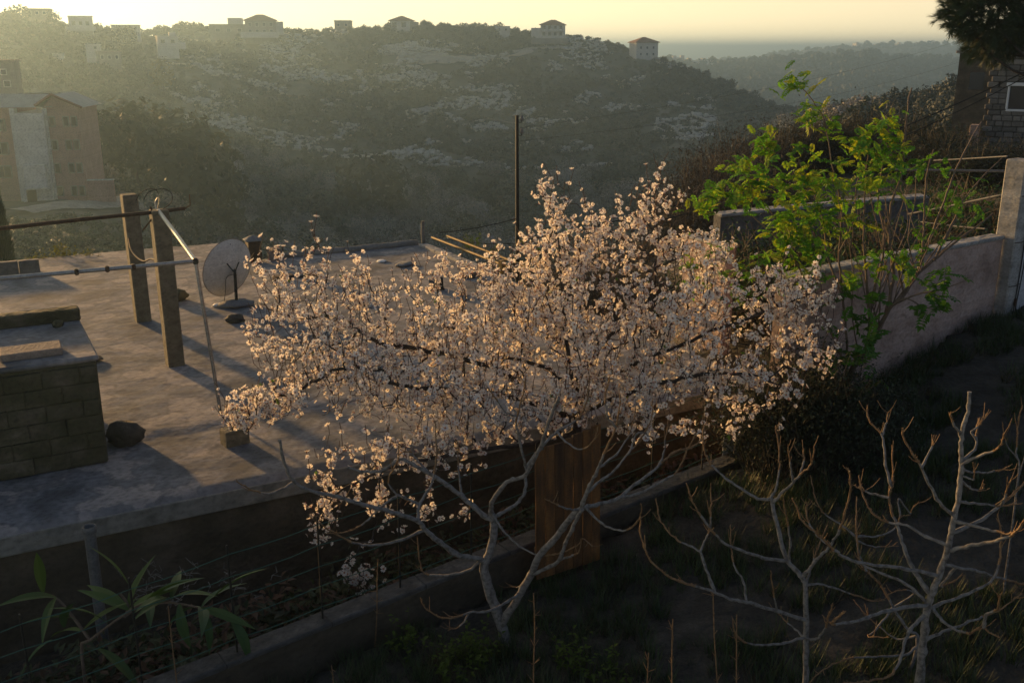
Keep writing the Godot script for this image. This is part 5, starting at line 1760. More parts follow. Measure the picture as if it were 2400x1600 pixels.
func make_small_plants() -> void:
	# broad-leaved plant in the shade at the lower left
	var foot := spot(190, 1530, 8.0)
	foot.y = yard(foot.x, foot.z) - 0.02
	var root := thing("broad_leaved_plant", foot)
	tag(root, "plant with long strap-like green leaves in the shade at the lower left", "plant")
	var st := [[[190, 1530, 8.0], [210, 1500, 8.0], [290, 1440, 8.0], [340, 1410, 8.0], [400, 1405, 8.0]], [[210, 1500, 8.0], [150, 1420, 8.1], [120, 1395, 8.1]], [[290, 1445, 8.0], [330, 1420, 8.1], [400, 1412, 8.1], [470, 1425, 8.0]], [[290, 1445, 8.0], [300, 1420, 8.1], [280, 1390, 8.1]]]
	for q in st:
		var pts := []
		for p in q: pts.append(spot(p[0], p[1], p[2]) - foot)
		if q == st[0]: pts.insert(0, Vector3(0, -0.1, 0))
		var line := smooth_line(pts, 3)
		var rr := []
		for i in line.size(): rr.append(0.016 - 0.007 * i / line.size())
		var b := Mb.new()
		b.tube(line, rr, 6)
		part("stem", b, M.stem, root)
	var meshes := [blade(Color(0.075, 0.12, 0.02), 0.55, 0.055, 0.25), blade(Color(0.06, 0.10, 0.02), 0.5, 0.05, 0.45), blade(Color(0.05, 0.095, 0.035), 0.42, 0.055, 0.6)]
	var leaves := [
		[100, 1390, 8.1, Vector3(0.05, 1.0, 0.1), 0, 0.0], [300, 1370, 8.1, Vector3(-0.42, 1.0, 0.0), 0, 0.4], [300, 1440, 8.1, Vector3(0.1, 0.95, -0.1), 1, 0.0], [175, 1450, 8.0, Vector3(-0.75, 0.35, 0.2), 1, 0.5], [250, 1460, 8.0, Vector3(-0.5, 0.75, 0.2), 1, 0.4],
		[340, 1410, 8.0, Vector3(1.0, 0.85, 0.0), 0, -0.5], [400, 1405, 8.0, Vector3(0.6, 0.5, 0.2), 1, 0.0], [420, 1415, 8.0, Vector3(0.1, -0.9, 0.4), 2, 0.2], [470, 1430, 8.0, Vector3(0.45, -0.7, 0.3), 2, 0.0], [540, 1450, 8.0, Vector3(0.5, -0.6, 0.2), 2, 0.3], [500, 1400, 8.1, Vector3(0.9, 0.9, 0.0), 0, -0.3],
		[150, 1470, 8.0, Vector3(0.1, 0.9, 0.1), 2, 0.1], [120, 1500, 8.0, Vector3(-0.8, -0.3, 0.4), 2, 0.2], [230, 1520, 8.0, Vector3(0.9, -0.2, 0.4), 1, 0.0], [470, 1425, 8.0, Vector3(0.9, -0.1, 0.2), 1, 0.6],
	]
	for k in 16:
		var a := rng.randf() * TAU
		var from: Array = [[300, 1430], [400, 1405], [470, 1425], [190, 1480], [130, 1400], [350, 1410]][k % 6]
		leaves.append([from[0], from[1], 8.05, Vector3(cos(a), rng.randf_range(-0.2, 1.2), sin(a) * 0.8), k % 3, rng.randf_range(-0.5, 0.5)])
	for q in leaves:
		piece("leaf", meshes[q[4]], M.leaf_dark, root, Transform3D(aim(q[3], q[5]).scaled(Vector3.ONE * rng.randf_range(0.9, 1.1)), spot(q[0], q[1], q[2]) - foot))
	# low weeds catching light at the foot of the fig
	var weeds := [[1085, 1500, 8.35, 30, "low sunlit green weed left of the fig trunk"], [1120, 1490, 8.4, 34, "bright green weed close to the fig trunk"], [960, 1500, 8.5, 20, "small green weed by the low wall left of the fig"], [1350, 1480, 8.2, 26, "small dark weed right of the fig trunk"], [1430, 1560, 7.9, 18, "low dark weed at the bottom middle"], [1050, 1560, 8.1, 22, "green weed at the bottom left of the fig"]]
	for w in weeds:
		var p := spot(w[0], w[1], w[2])
		p.y = yard(p.x, p.z)
		var b := Mb.new()
		for k in w[3]:
			var a := Vector3(rng.randfn(0, 0.075), 0, rng.randfn(0, 0.075))
			var top := a * 1.5 + Vector3(0, rng.randf_range(0.10, 0.40), 0)
			b.tint = Color(0.07, 0.09, 0.03)
			b.tube([a, a.lerp(top, 0.5), top], [0.003, 0.0025, 0.002], 3, false)
			for i in 5:
				leaflet(b, a.lerp(top, rng.randf_range(0.3, 1.0)), Vector3(rng.randfn(0, 1), rng.randfn(0.3, 0.4), rng.randfn(0, 1)).normalized(), 0.062, 0.017, Color(0.10, 0.15, 0.02) * rng.randf_range(0.7, 1.2))
		var o := part("garden_weed", b, M.leaf_bright, self)
		o.position = p
		tag(o, w[4], "weed", "weeds in the garden")
	# dry upright stalks
	var stalks := [[1262, 1640, 7.4, 1390, "tall dry orange stalk right of the fig trunk"], [1700, 1600, 6.8, 1365, "leaning dry stalk at the bottom right"], [1580, 1640, 6.7, 1450, "short dry stalk at the bottom middle"], [1742, 1640, 6.7, 1440, "dry stalk left of the slender fig"], [875, 1440, 8.7, 1310, "dry brown stalk in front of the low wall"], [1515, 1640, 6.9, 1530, "small dry stalk at the bottom edge"], [790, 1640, 7.6, 1560, "dry stalk at the bottom below the low wall"], [415, 1640, 7.4, 1420, "thin rusty stalk at the lower left"]]
	for s in stalks:
		var p := spot(s[0], s[1], s[2])
		p.y = yard(p.x, p.z) - 0.03
		var top := spot(s[0] + rng.randf_range(-30, 12), s[3], s[2]) - p
		var b := Mb.new()
		var pts := smooth_line([Vector3.ZERO, top * 0.4 + Vector3(rng.randf_range(-0.03, 0.03), 0, 0.02), top * 0.75, top], 3)
		var rr := []
		for i in pts.size(): rr.append(0.008 - 0.004 * i / pts.size())
		b.tube(pts, rr, 5)
		for k in 14:
			var f := rng.randf_range(0.35, 1.0)
			var q: Vector3 = pts[int(f * (pts.size() - 1))]
			b.tube([q, q + Vector3(rng.randfn(0, 1), rng.randfn(0.9, 0.5), rng.randfn(0, 1)).normalized() * rng.randf_range(0.03, 0.09)], [0.004, 0.002], 3, false)
		var o := part("dry_stalk", b, M.fig_twig, self)
		o.position = p
		tag(o, s[4], "stalk", "dry stalks in the garden")
	# grass and ground litter
	var tuft := Mb.new()
	for k in 16:
		var a := rng.randf() * TAU
		var lean := rng.randf_range(0.03, 0.12)
		var hh := rng.randf_range(0.05, 0.2)
		var p := Vector3(rng.randfn(0, 0.03), 0, rng.randfn(0, 0.03))
		var top := p + Vector3(cos(a) * lean, hh, sin(a) * lean)
		var w := Vector3(-sin(a), 0, cos(a)) * 0.0045
		tuft.tri(p - w, p + w, top)
	var mesh := tuft.done()
	var spots := []
	var tints := []
	while spots.size() < 6500:
		var x := rng.randf_range(-6.0, 8.0)
		var z := rng.randf_range(-15.0, -5.0)
		var side := wall_side(x, z)
		if side < 0.05 and side > -0.3: continue
		if side < -1.6: continue
		if rough.get_noise_2d(x * 30.0, z * 30.0) < -0.10: continue
		spots.append(Transform3D(Basis(Vector3.UP, rng.randf() * TAU).scaled(Vector3.ONE * rng.randf_range(0.6, 1.5)), Vector3(x, yard(x, z) - 0.01, z)))
		var g := rng.randf_range(0.6, 1.2)
		tints.append(Color(0.05 * g, 0.075 * g, 0.023 * g) if rng.randf() < 0.85 else Color(0.08 * g, 0.064 * g, 0.032 * g))
	many("garden_grass", mesh, M.grass, spots, self, tints)
	# leaf litter and low herbs in the alley behind the fence
	var herb := Mb.new()
	for k in 26:
		leaflet(herb, Vector3(rng.randfn(0, 0.09), rng.randf_range(0.0, 0.26), rng.randfn(0, 0.09)), Vector3(rng.randfn(0, 1), rng.randfn(0.2, 0.5), rng.randfn(0, 1)).normalized(), 0.09, 0.022, Color(1, 1, 1))
	spots = []
	tints = []
	while spots.size() < 900:
		var run := rng.randf_range(0.5, 11.0)
		var p := on_wall(run, 0, -rng.randf_range(0.35, 1.7))
		p.y = yard(p.x, p.z) + rng.randf() * 0.25
		spots.append(Transform3D(Basis(Vector3.UP, rng.randf() * TAU).scaled(Vector3.ONE * rng.randf_range(0.7, 1.7)), p))
		var g := rng.randf_range(0.6, 1.3)
		tints.append(Color(0.05 * g, 0.06 * g, 0.022 * g) if rng.randf() < 0.6 else Color(0.11 * g, 0.06 * g, 0.035 * g))
	many("alley_herbs", herb.done(), M.grass, spots, self, tints)
	# pale twigs and seed heads in the shade
	spots = []
	var twig := Mb.new()
	twig.tube([Vector3(0, 0, 0), Vector3(0.03, 0.06, 0.01), Vector3(0.02, 0.14, 0.03), Vector3(0.08, 0.17, 0.02)], [0.006, 0.005, 0.004, 0.003], 4)
	twig.tube([Vector3(0.03, 0.06, 0.01), Vector3(-0.04, 0.12, 0.0), Vector3(-0.07, 0.11, 0.03)], [0.005, 0.004, 0.002], 4)
	for i in 34:
		var p := spot(rng.randf_range(270, 640), rng.randf_range(1310, 1440), 8.9)
		spots.append(Transform3D(Basis.from_euler(Vector3(rng.randf() * 2.0, rng.randf() * TAU, rng.randf() * 2.0)), p))
	many("dead_twigs", twig.done(), M.fig_bark, spots, self)
	# sunlit weeds behind the far left of the roof and by the yellow rails
	var herbs := [[150, 610, 23.6, 26, 0.5, "tall yellow weed behind the block parapet"], [115, 618, 23.4, 16, 0.35, "small yellow weed left of the tall one behind the parapet"], [205, 615, 23.6, 18, 0.3, "low yellow weed right of the block parapet"], [75, 620, 23.5, 14, 0.25, "low yellow weed above the left end of the parapet"], [1110, 580, 25.8, 22, 0.4, "green weed growing between the two yellow rails"], [1150, 600, 25.0, 12, 0.3, "small green weed below the farther yellow rail"]]
	for w in herbs:
		var p := spot(w[0], w[1], w[2])
		var b := Mb.new()
		for k in w[3]:
			var a := Vector3(rng.randfn(0, 0.12), -0.15, rng.randfn(0, 0.1))
			var top := a + Vector3(rng.randfn(0, 0.08), rng.randf_range(0.4, 1.0) * w[4] + 0.15, 0)
			b.tint = Color(0.15, 0.14, 0.04)
			b.tube([a, top], [0.005, 0.003], 3, false)
			for i in 6: leaflet(b, a.lerp(top, rng.randf_range(0.3, 1.0)), Vector3(rng.randfn(0, 1), rng.randfn(0.3, 0.5), rng.randfn(0, 1)).normalized(), 0.09, 0.02, Color(0.20, 0.19, 0.03) if w[0] < 600 else Color(0.12, 0.18, 0.02))
		var o := part("roof_weed", b, M.leaf_bright, self)
		o.position = p
		tag(o, w[5], "weed", "weeds at the roof edges")

# ---------------------------------------------------------------- trees at the sides
func pine_tree() -> void:
	var foot := spot(2418, 420, 27.0)
	foot.y = -0.5
	var root := thing("pine_tree", foot)
	tag(root, "dark pine crown hanging into the top right corner", "pine tree")
	var b := Mb.new()
	b.tube([Vector3(0, -0.3, 0), Vector3(0.05, 3.0, 0), Vector3(-0.02, 6.0, 0.1), Vector3(0.1, 8.6, 0)], [0.20, 0.17, 0.13, 0.06], 9)
	part("trunk", b, M.almond_bark, root)
	var mid := spot(2400, -30, 27.0) - foot
	var tufts := []
	for q in [[2300, 108, 26.6], [2345, 70, 26.2], [2240, 60, 27.0], [2215, 20, 27.2], [2330, 0, 26.5], [2270, -40, 27.4], [2400, 110, 26.0], [2380, 20, 25.8], [2450, 60, 26.4], [2420, -60, 27.6]]:
		var tip := spot(q[0], q[1], q[2]) - foot
		var from := Vector3(0.0, clampf(tip.y - 0.9, 3.0, 8.0), 0.05)
		b = Mb.new()
		b.tube(smooth_line([from, from.lerp(tip, 0.5) + Vector3(0, -0.15, 0), tip], 3), [0.05, 0.045, 0.04, 0.035, 0.03, 0.025, 0.02], 5)
		part("branch", b, M.almond_bark, root)
	while tufts.size() < 5200:
		var w := Vector3(rng.randf_range(-1, 1), rng.randf_range(-1, 1), rng.randf_range(-1, 1))
		if w.length() > 1.0: continue
		if w.length() < 0.30: continue
		var p := mid + Vector3(w.x * 2.35, w.y * 1.95, w.z * 2.0)
		var lump := rough.get_noise_3d(p.x * 22.0, p.y * 22.0, p.z * 22.0)
		if w.length() > 0.80 + lump * 0.55: continue
		if w.y < -0.2 and lump < -0.12: continue
		var dir := (Vector3(w.x, w.y + 0.3, w.z) + Vector3(rng.randfn(0, 0.3), rng.randfn(0, 0.3), rng.randfn(0, 0.3))).normalized()
		tufts.append(Transform3D(aim(dir, rng.randf() * TAU).scaled(Vector3.ONE * rng.randf_range(0.8, 1.35)), p))
	var n := Mb.new()
	for k in 46:
		var dir := Vector3(rng.randfn(0, 0.45), rng.randfn(0, 0.45), 1.0).normalized()
		var s := Vector3(rng.randf_range(-0.01, 0.01), rng.randf_range(-0.01, 0.01), rng.randf_range(-0.05, 0.1))
		var w := dir.cross(Vector3(rng.randf(), 1, rng.randf())).normalized() * 0.0042
		n.tint = Color(0.024, 0.042, 0.014) * rng.randf_range(0.8, 1.3)
		n.tri(s - w, s + w, s + dir * rng.randf_range(0.13, 0.22))
	many("needles", n.done(), M.needles, tufts, root)

func cypress() -> void:
	var foot := spot(2, 640, 34.0)
	foot.y = land(foot.x, foot.z)
	var root := thing("cypress", foot)
	tag(root, "dark narrow cypress at the left edge below the pink building", "cypress")
	var top := height_at(365, 34.0) - foot.y
	var b := Mb.new()
	b.tube([Vector3(0, -0.2, 0), Vector3(0, top * 0.6, 0), Vector3(0, top * 0.95, 0)], [0.11, 0.07, 0.02], 6)
	part("trunk", b, M.almond_bark, root)
	var c := Mb.new()
	for k in 5200:
		var f := rng.randf()
		var a := rng.randf() * TAU
		var r := 0.62 * pow(sin(PI * clampf(0.08 + 0.92 * f, 0, 1)), 0.6) * (1.0 - 0.55 * f) * sqrt(rng.randf_range(0.25, 1.0))
		var p := Vector3(cos(a) * r, 0.4 + f * (top - 0.4), sin(a) * r)
		leaflet(c, p, Vector3(cos(a) * 0.35, 1.0, sin(a) * 0.35).normalized(), 0.22, 0.03, Color(0.030, 0.045, 0.014) * rng.randf_range(0.7, 1.3), 0.0)
	part("crown", c, M.foliage, root)

# a bush of many thin twigs and small leaves
func thicket(sd: int, wide: float, high: float, twigs: int, leaf: Color, wood: Color, leaves: int) -> Array:
	var r := RandomNumberGenerator.new()
	r.seed = sd
	var b := Mb.new()
	var c := Mb.new()
	for k in twigs:
		var a := r.randf() * TAU
		var out_ := sqrt(r.randf())
		var p0 := Vector3(cos(a) * out_ * wide * 0.25, 0, sin(a) * out_ * wide * 0.25)
		var hh := high * (1.0 - 0.45 * out_ * out_) * r.randf_range(0.65, 1.05)
		var p2 := Vector3(cos(a) * out_ * wide * 0.5, hh, sin(a) * out_ * wide * 0.5) + Vector3(r.randfn(0, 0.35), r.randfn(0, 0.15), r.randfn(0, 0.35))
		var p1 := p0.lerp(p2, 0.5) + Vector3(r.randfn(0, 0.12), 0.1, r.randfn(0, 0.12))
		b.tint = wood
		b.tube([p0, p1, p2], [0.012, 0.007, 0.003], 3, false)
		for i in leaves:
			var f := r.randf_range(0.35, 1.0)
			var p := p1.lerp(p2, (f - 0.35) / 0.65) + Vector3(r.randfn(0, 0.24), r.randfn(0, 0.2), r.randfn(0, 0.24))
			if i < 5:
				b.tint = wood
				b.tube([p1.lerp(p2, f * 0.6), p], [0.005, 0.003], 3, false)
			var g := r.randf_range(0.7, 1.3)
			leaflet(c, p, Vector3(r.randfn(0, 1), r.randfn(0.3, 0.6), r.randfn(0, 1)).normalized(), 0.10, 0.028, Color(leaf.r * g, leaf.g * g, leaf.b * g))
	return [b.done(), c.done()]

func make_thickets() -> void:
	var brown := Color(0.062, 0.053, 0.040)
	var green := Color(0.035, 0.045, 0.018)
	var kinds := [thicket(401, 3.4, 2.6, 260, brown, Color(0.07, 0.054, 0.043), 22), thicket(402, 3.2, 2.4, 240, Color(0.055, 0.055, 0.03), Color(0.065, 0.055, 0.043), 24), thicket(403, 3.4, 2.2, 240, green, Color(0.05, 0.045, 0.038), 26), thicket(404, 2.6, 1.5, 160, Color(0.05, 0.085, 0.02), Color(0.08, 0.06, 0.04), 16)]
	var spots := [
		[1690, 330, 34, 0, 1.15, "brown leafless thicket with its top against the valley, leftmost"], [1760, 282, 38, 0, 1.2, "brown leafless thicket beside the tall leafy stem"], [1860, 275, 40, 1, 1.15, "dull green thicket behind the tallest leafy stem"], [1950, 262, 40, 1, 1.2, "dull green thicket rising right of the tallest leafy stem"], [2040, 255, 40, 1, 1.1, "dull green thicket behind the bright leaf tufts"], [2130, 262, 38, 2, 1.1, "dark green bush left of the stone house, farther"], [2200, 290, 34, 2, 1.1, "dark green bush left of the stone house, nearer"], [2290, 335, 31, 2, 1.05, "dark green bush below the stone house window"], [2390, 330, 31, 2, 1.0, "dark bush at the right edge below the stone house"],
		[1640, 420, 30, 0, 1.05, "brown leafless bush above the blossoms"], [1720, 425, 29, 0, 1.0, "brown leafless bush behind the yellow-green leaves"], [1830, 400, 29, 2, 0.9, "dark bush behind the middle of the leafy shrub"], [2230, 425, 25, 3, 0.9, "vine-like green bush below the upper pipe rail"], [2310, 430, 23, 3, 0.85, "vine-like green bush beside the gate pillar"], [2150, 440, 26, 3, 0.9, "vine-like green bush left of the pipe rails"], [2250, 540, 19, 3, 0.55, "small green bush just above the pink wall coping"],
		[1310, 600, 26, 0, 0.85, "brown twiggy bush beyond the roof right of the pole"], [1400, 560, 27, 0, 0.9, "brown twiggy bush behind the top of the blossoms"], [1480, 600, 24, 0, 0.8, "brown twiggy bush behind the blossoms left of the hut"], [1560, 520, 28, 0, 0.9, "brown twiggy bush left of the terrace wall"],
	]
	spots += [[1800, 545, 18.5, 3, 0.7, "green bush in front of the left part of the terrace wall"], [1905, 530, 18.6, 3, 0.7, "green bush in front of the middle of the terrace wall"], [2010, 520, 18.2, 3, 0.75, "green bush behind the upright stems of the leafy shrub"], [2090, 500, 17.8, 3, 0.75, "green bush between the terrace wall and the pipe rails"], [1908, 812, 11.75, 2, 0.5, "dark evergreen bush at the left end of the pink wall"], [1850, 850, 11.5, 2, 0.45, "low added evergreen bush between the blossoms and the pink wall"], [1960, 850, 11.5, 2, 0.45, "low evergreen bush at the foot of the leafy shrub"]]  # evergreen bushes by the pink wall, added also to block low sun
	for q in spots:
		var top := spot(q[0], q[1], q[2])
		var ground_y := land(top.x, top.z) if q[2] > 26 else yard(top.x, top.z)
		var hh: float = [2.6, 2.4, 2.2, 1.5][q[3]]
		var s: float = clampf((top.y - ground_y + 0.1) / hh, 0.5, 2.2)
		var root := thing("thicket", Vector3(top.x, top.y - hh * s, top.z), rng.randf() * 360.0)
		root.scale = Vector3(maxf(s * 0.85, q[4]), s, maxf(s * 0.85, q[4]))
		tag(root, q[5], "bush", "bushes beyond the garden wall")
		piece("twigs", kinds[q[3]][0], M.foliage, root)
		piece("leaves", kinds[q[3]][1], M.foliage, root)

# ---------------------------------------------------------------- the hillside opposite
func crown_mesh(sd: int, size: Vector3, faces: int, face: float, c: Color, hollow := 0.5, lift := 0.55) -> ArrayMesh:
	var r := RandomNumberGenerator.new()
	r.seed = sd
	var f := FastNoiseLite.new()
	f.seed = sd
	f.frequency = 0.8
	var b := Mb.new()
	while b.v.size() < faces * 3:
		var w := Vector3(r.randf_range(-1, 1), r.randf_range(-1, 1), r.randf_range(-1, 1))
		var l := w.length()
		if l > 1.0 or l < hollow: continue
		var dir := w / l
		var lim := 0.78 + f.get_noise_3dv(dir * 2.2) * 0.7
		if l > lim: continue
		if w.y < -0.55: continue
		var p := Vector3(w.x * size.x, w.y * size.y, w.z * size.z) * 0.5 + Vector3(0, size.y * lift, 0)
		var n := (dir + Vector3(r.randfn(0, 0.6), r.randfn(0.2, 0.6), r.randfn(0, 0.6))).normalized()
		var side := n.cross(Vector3(r.randf() - 0.5, r.randf() - 0.5, r.randf() - 0.5)).normalized()
		var up := n.cross(side)
		var s := face * r.randf_range(0.6, 1.3)
		var g := r.randf_range(0.75, 1.25)
		b.tint = Color(c.r * g, c.g * g, c.b * g)
		b.tri(p - side * s * 0.5 - up * s * 0.3, p + side * s * 0.5 - up * s * 0.3, p + up * s * 0.6)
	return b.done()

# a bare crown of fine upright twigs
func bare_crown(sd: int, size: Vector3, sprays: int, c: Color) -> ArrayMesh:
	var r := RandomNumberGenerator.new()
	r.seed = sd
	var b := Mb.new()
	for k in sprays:
		var a := r.randf() * TAU
		var o := sqrt(r.randf())
		var hh := size.y * (0.55 + 0.45 * sqrt(1.0 - o * o)) * r.randf_range(0.7, 1.0)
		var tip := Vector3(cos(a) * o * size.x * 0.5, hh, sin(a) * o * size.z * 0.5)
		var from := Vector3(cos(a) * o * size.x * 0.22, size.y * r.randf_range(0.2, 0.5), sin(a) * o * size.z * 0.22)
		var w := (tip - from).cross(Vector3(r.randf() - 0.5, r.randf() - 0.5, r.randf() - 0.5)).normalized() * r.randf_range(0.05, 0.12)
		var g := r.randf_range(0.75, 1.25)
		b.tint = Color(c.r * g, c.g * g, c.b * g)
		b.tri(from - w * 0.5, from + w * 0.5, tip)
		b.tri(tip - w * 1.6, tip + w * 1.6, from.lerp(tip, 0.45))
	return b.done()

func far_tree(called: String, label: String, px: float, py: float, d: float, crown: Mesh, high: float, group: String, base_on_land := true) -> void:
	var top := spot(px, py, d)
	var y := land(top.x, top.z) - 0.2
	var root := thing(called, Vector3(top.x, y, top.z), rng.randf() * 360.0)
	var s := maxf(0.5, (top.y - y) / high)
	root.scale = Vector3.ONE * s
	tag(root, label, "tree", group)
	var b := Mb.new()
	b.tube([Vector3(0, -0.3, 0), Vector3(0.03, high * 0.16, 0), Vector3(0, high * 0.30, 0.03)], [0.026 * high, 0.018 * high, 0.006 * high], 6)
	part("trunk", b, M.almond_bark, root)
	piece("crown", crown, M.foliage, root)

func make_hillside() -> void:
	strip("dirt_track", [[935, 148, 452, 7.0], [1000, 150, 452, 8.0], [1080, 140, 458, 5.0], [1160, 128, 466, 3.6], [1245, 112, 476, 2.6]])
	strip("bare_field", [[905, 118, 470, 2.2], [960, 128, 462, 5.0], [1010, 134, 460, 6.0], [1050, 130, 462, 2.0]])
	strip("valley_road", [[40, 505, 108, 2.2], [110, 497, 112, 2.4], [180, 482, 116, 2.4], [240, 466, 120, 2.4], [290, 450, 126, 2.2], [330, 436, 134, 1.6]])
	var shrubs := [
		crown_mesh(501, Vector3(3.2, 2.4, 3.2), 150, 0.55, Color(0.038, 0.048, 0.034)), crown_mesh(502, Vector3(2.6, 1.7, 2.6), 120, 0.5, Color(0.054, 0.062, 0.046)), crown_mesh(503, Vector3(3.8, 3.6, 3.8), 190, 0.6, Color(0.028, 0.040, 0.028)), bare_crown(504, Vector3(3.6, 3.0, 3.6), 130, Color(0.13, 0.12, 0.11)), crown_mesh(505, Vector3(1.8, 1.0, 1.8), 80, 0.4, Color(0.08, 0.08, 0.055))]  # greens shifted towards blue-grey to carry the tone of haze and shade
	var spots := [[], [], [], [], []]
	var tints := [[], [], [], [], []]
	var tries := 0
	var want := 17000
	var got := 0
	while got < want and tries < 160000:
		tries += 1
		var d := sqrt(rng.randf_range(36.0 * 36.0, 545.0 * 545.0))
		var t := rng.randf_range(-0.66, 0.40)
		var x := t * d
		if d < 130.0 and (t > 0.2 or (d > 104.0 and d < 136.0 and t > -0.52 and t < -0.37)): continue
		if is_bare(x, -d): continue
		var m := patch.get_noise_2d(x, -d)
		var fine := patch.get_noise_2d(x * 5.0 + 300.0, d * 5.0)
		if fine + m * 0.6 < -0.12 and rng.randf() < 0.72: continue
		var k := 1
		var w := rng.randf()
		if m > 0.12: k = 2 if w < 0.45 else 0
		elif m < -0.12: k = 4 if w < 0.5 else 1
		else: k = 0 if w < 0.4 else 1 if w < 0.75 else 4
		if d < 270.0 and w > 0.55: k = 3
		var size := rng.randf_range(0.55, 1.35)
		if d < 112.0:
			k = 4 if w < 0.6 else 1
			size *= 0.55
		var y := land(x, -d)
		spots[k].append(Transform3D(Basis(Vector3.UP, rng.randf() * TAU).scaled(Vector3(1, rng.randf_range(0.8, 1.2), 1) * size), Vector3(x, y - 0.25, -d)))
		var g := rng.randf_range(0.6, 1.5)
		tints[k].append(Color(g * rng.randf_range(0.92, 1.1), g, g * rng.randf_range(0.9, 1.1)))
		got += 1
	for i in 2600:
		var d := rng.randf_range(36.0, 108.0)
		var t := rng.randf_range(-0.60, 0.16)
		var x := t * d
		if is_bare(x, -d): continue
		var k: int = [1, 4, 0, 4][rng.randi() % 4]
		spots[k].append(Transform3D(Basis(Vector3.UP, rng.randf() * TAU).scaled(Vector3.ONE * rng.randf_range(0.2, 0.5)), Vector3(x, land(x, -d) - 0.1, -d)))
		var g := rng.randf_range(0.6, 1.4)
		tints[k].append(Color(g * 0.85, g, g * 0.8))
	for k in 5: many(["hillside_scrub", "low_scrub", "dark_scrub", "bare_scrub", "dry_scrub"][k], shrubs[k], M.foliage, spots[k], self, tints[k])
	# the wood in the valley
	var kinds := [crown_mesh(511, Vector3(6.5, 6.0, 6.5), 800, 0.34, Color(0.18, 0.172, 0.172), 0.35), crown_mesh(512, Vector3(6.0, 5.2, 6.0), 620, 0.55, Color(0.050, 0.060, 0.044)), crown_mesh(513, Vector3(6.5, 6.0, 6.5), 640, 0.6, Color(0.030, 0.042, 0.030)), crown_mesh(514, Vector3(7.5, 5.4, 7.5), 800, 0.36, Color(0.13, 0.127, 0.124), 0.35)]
	var wood := [[], [], [], []]
	var wood_t := [[], [], [], []]
	got = 0
	tries = 0
	while got < 1500 and tries < 20000:
		tries += 1
		var d := sqrt(rng.randf_range(120.0 * 120.0, 300.0 * 300.0))
		var t := rng.randf_range(-0.40, 0.36)
		var x := t * d
		if d < 175.0 and t < -0.36: continue
		if t > 0.22 and d > 200.0 and rng.randf() < 0.5: continue
		if is_bare(x, -d): continue
		var m := patch.get_noise_2d(x * 1.7 + 90.0, d * 1.7)
		if d > 230.0 and rng.randf() < (d - 230.0) / 60.0: continue
		var k := 0 if m < -0.02 else 3 if m < 0.1 else 1 if m < 0.28 else 2
		if rng.randf() < 0.2: k = rng.randi() % 4
		wood[k].append(Transform3D(Basis(Vector3.UP, rng.randf() * TAU).scaled(Vector3(1, rng.randf_range(0.85, 1.15), 1) * rng.randf_range(0.65, 1.25)), Vector3(x, land(x, -d) - 0.3, -d)))
		var g := rng.randf_range(0.5, 1.6)
		wood_t[k].append(Color(g, g * rng.randf_range(0.95, 1.05), g * rng.randf_range(0.92, 1.08)))
		got += 1
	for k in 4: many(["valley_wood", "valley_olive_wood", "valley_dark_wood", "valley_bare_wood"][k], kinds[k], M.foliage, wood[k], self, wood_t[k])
	var hedge := []
	for i in 420:
		var d := rng.randf_range(478.0, 512.0)
		var x := (rng.randf_range(830.0, 1250.0) - 1200.0) / FOCAL * d
		if is_bare(x, -d): continue
		hedge.append(Transform3D(Basis(Vector3.UP, rng.randf() * TAU).scaled(Vector3.ONE * rng.randf_range(0.35, 0.8)), Vector3(x, land(x, -d) - 0.4, -d)))
	many("ridge_hedge", kinds[2], M.foliage, hedge, self)
	# trees that stand out
	var tall := crown_mesh(521, Vector3(6.0, 8.5, 6.0), 900, 0.6, Color(0.045, 0.052, 0.020))
	var round_ := crown_mesh(522, Vector3(7.0, 6.5, 7.0), 900, 0.55, Color(0.028, 0.036, 0.020))
	var g1 := "trees standing out in the valley"
	far_tree("broad_tree", "tall green tree with yellow lit top right of the pink building", 300, 208, 150, tall, 9.0, g1)
	far_tree("broad_tree", "green tree with lit top, second right of the pink building", 232, 235, 146, tall, 9.0, g1)
	far_tree("broad_tree", "broad green tree below the ochre tree on the slope", 420, 232, 158, tall, 9.0, g1)
	far_tree("broad_tree", "green tree right of the tall lit one", 365, 222, 164, tall, 9.0, g1)
	far_tree("broad_tree", "dark green tree at the right end of the lit row", 470, 275, 170, tall, 9.0, g1)
	far_tree("round_tree", "dark round evergreen standing alone in the middle of the valley wood", 868, 345, 225, round_, 6.8, g1)
	far_tree("round_tree", "dark round evergreen lower in the valley left of the pole", 520, 385, 200, round_, 6.8, g1)
	far_tree("ochre_tree", "ochre yellow pointed tree on the slope below the white house", 375, 128, 330, crown_mesh(523, Vector3(6, 9, 6), 500, 0.7, Color(0.12, 0.095, 0.025)), 9.5, g1)
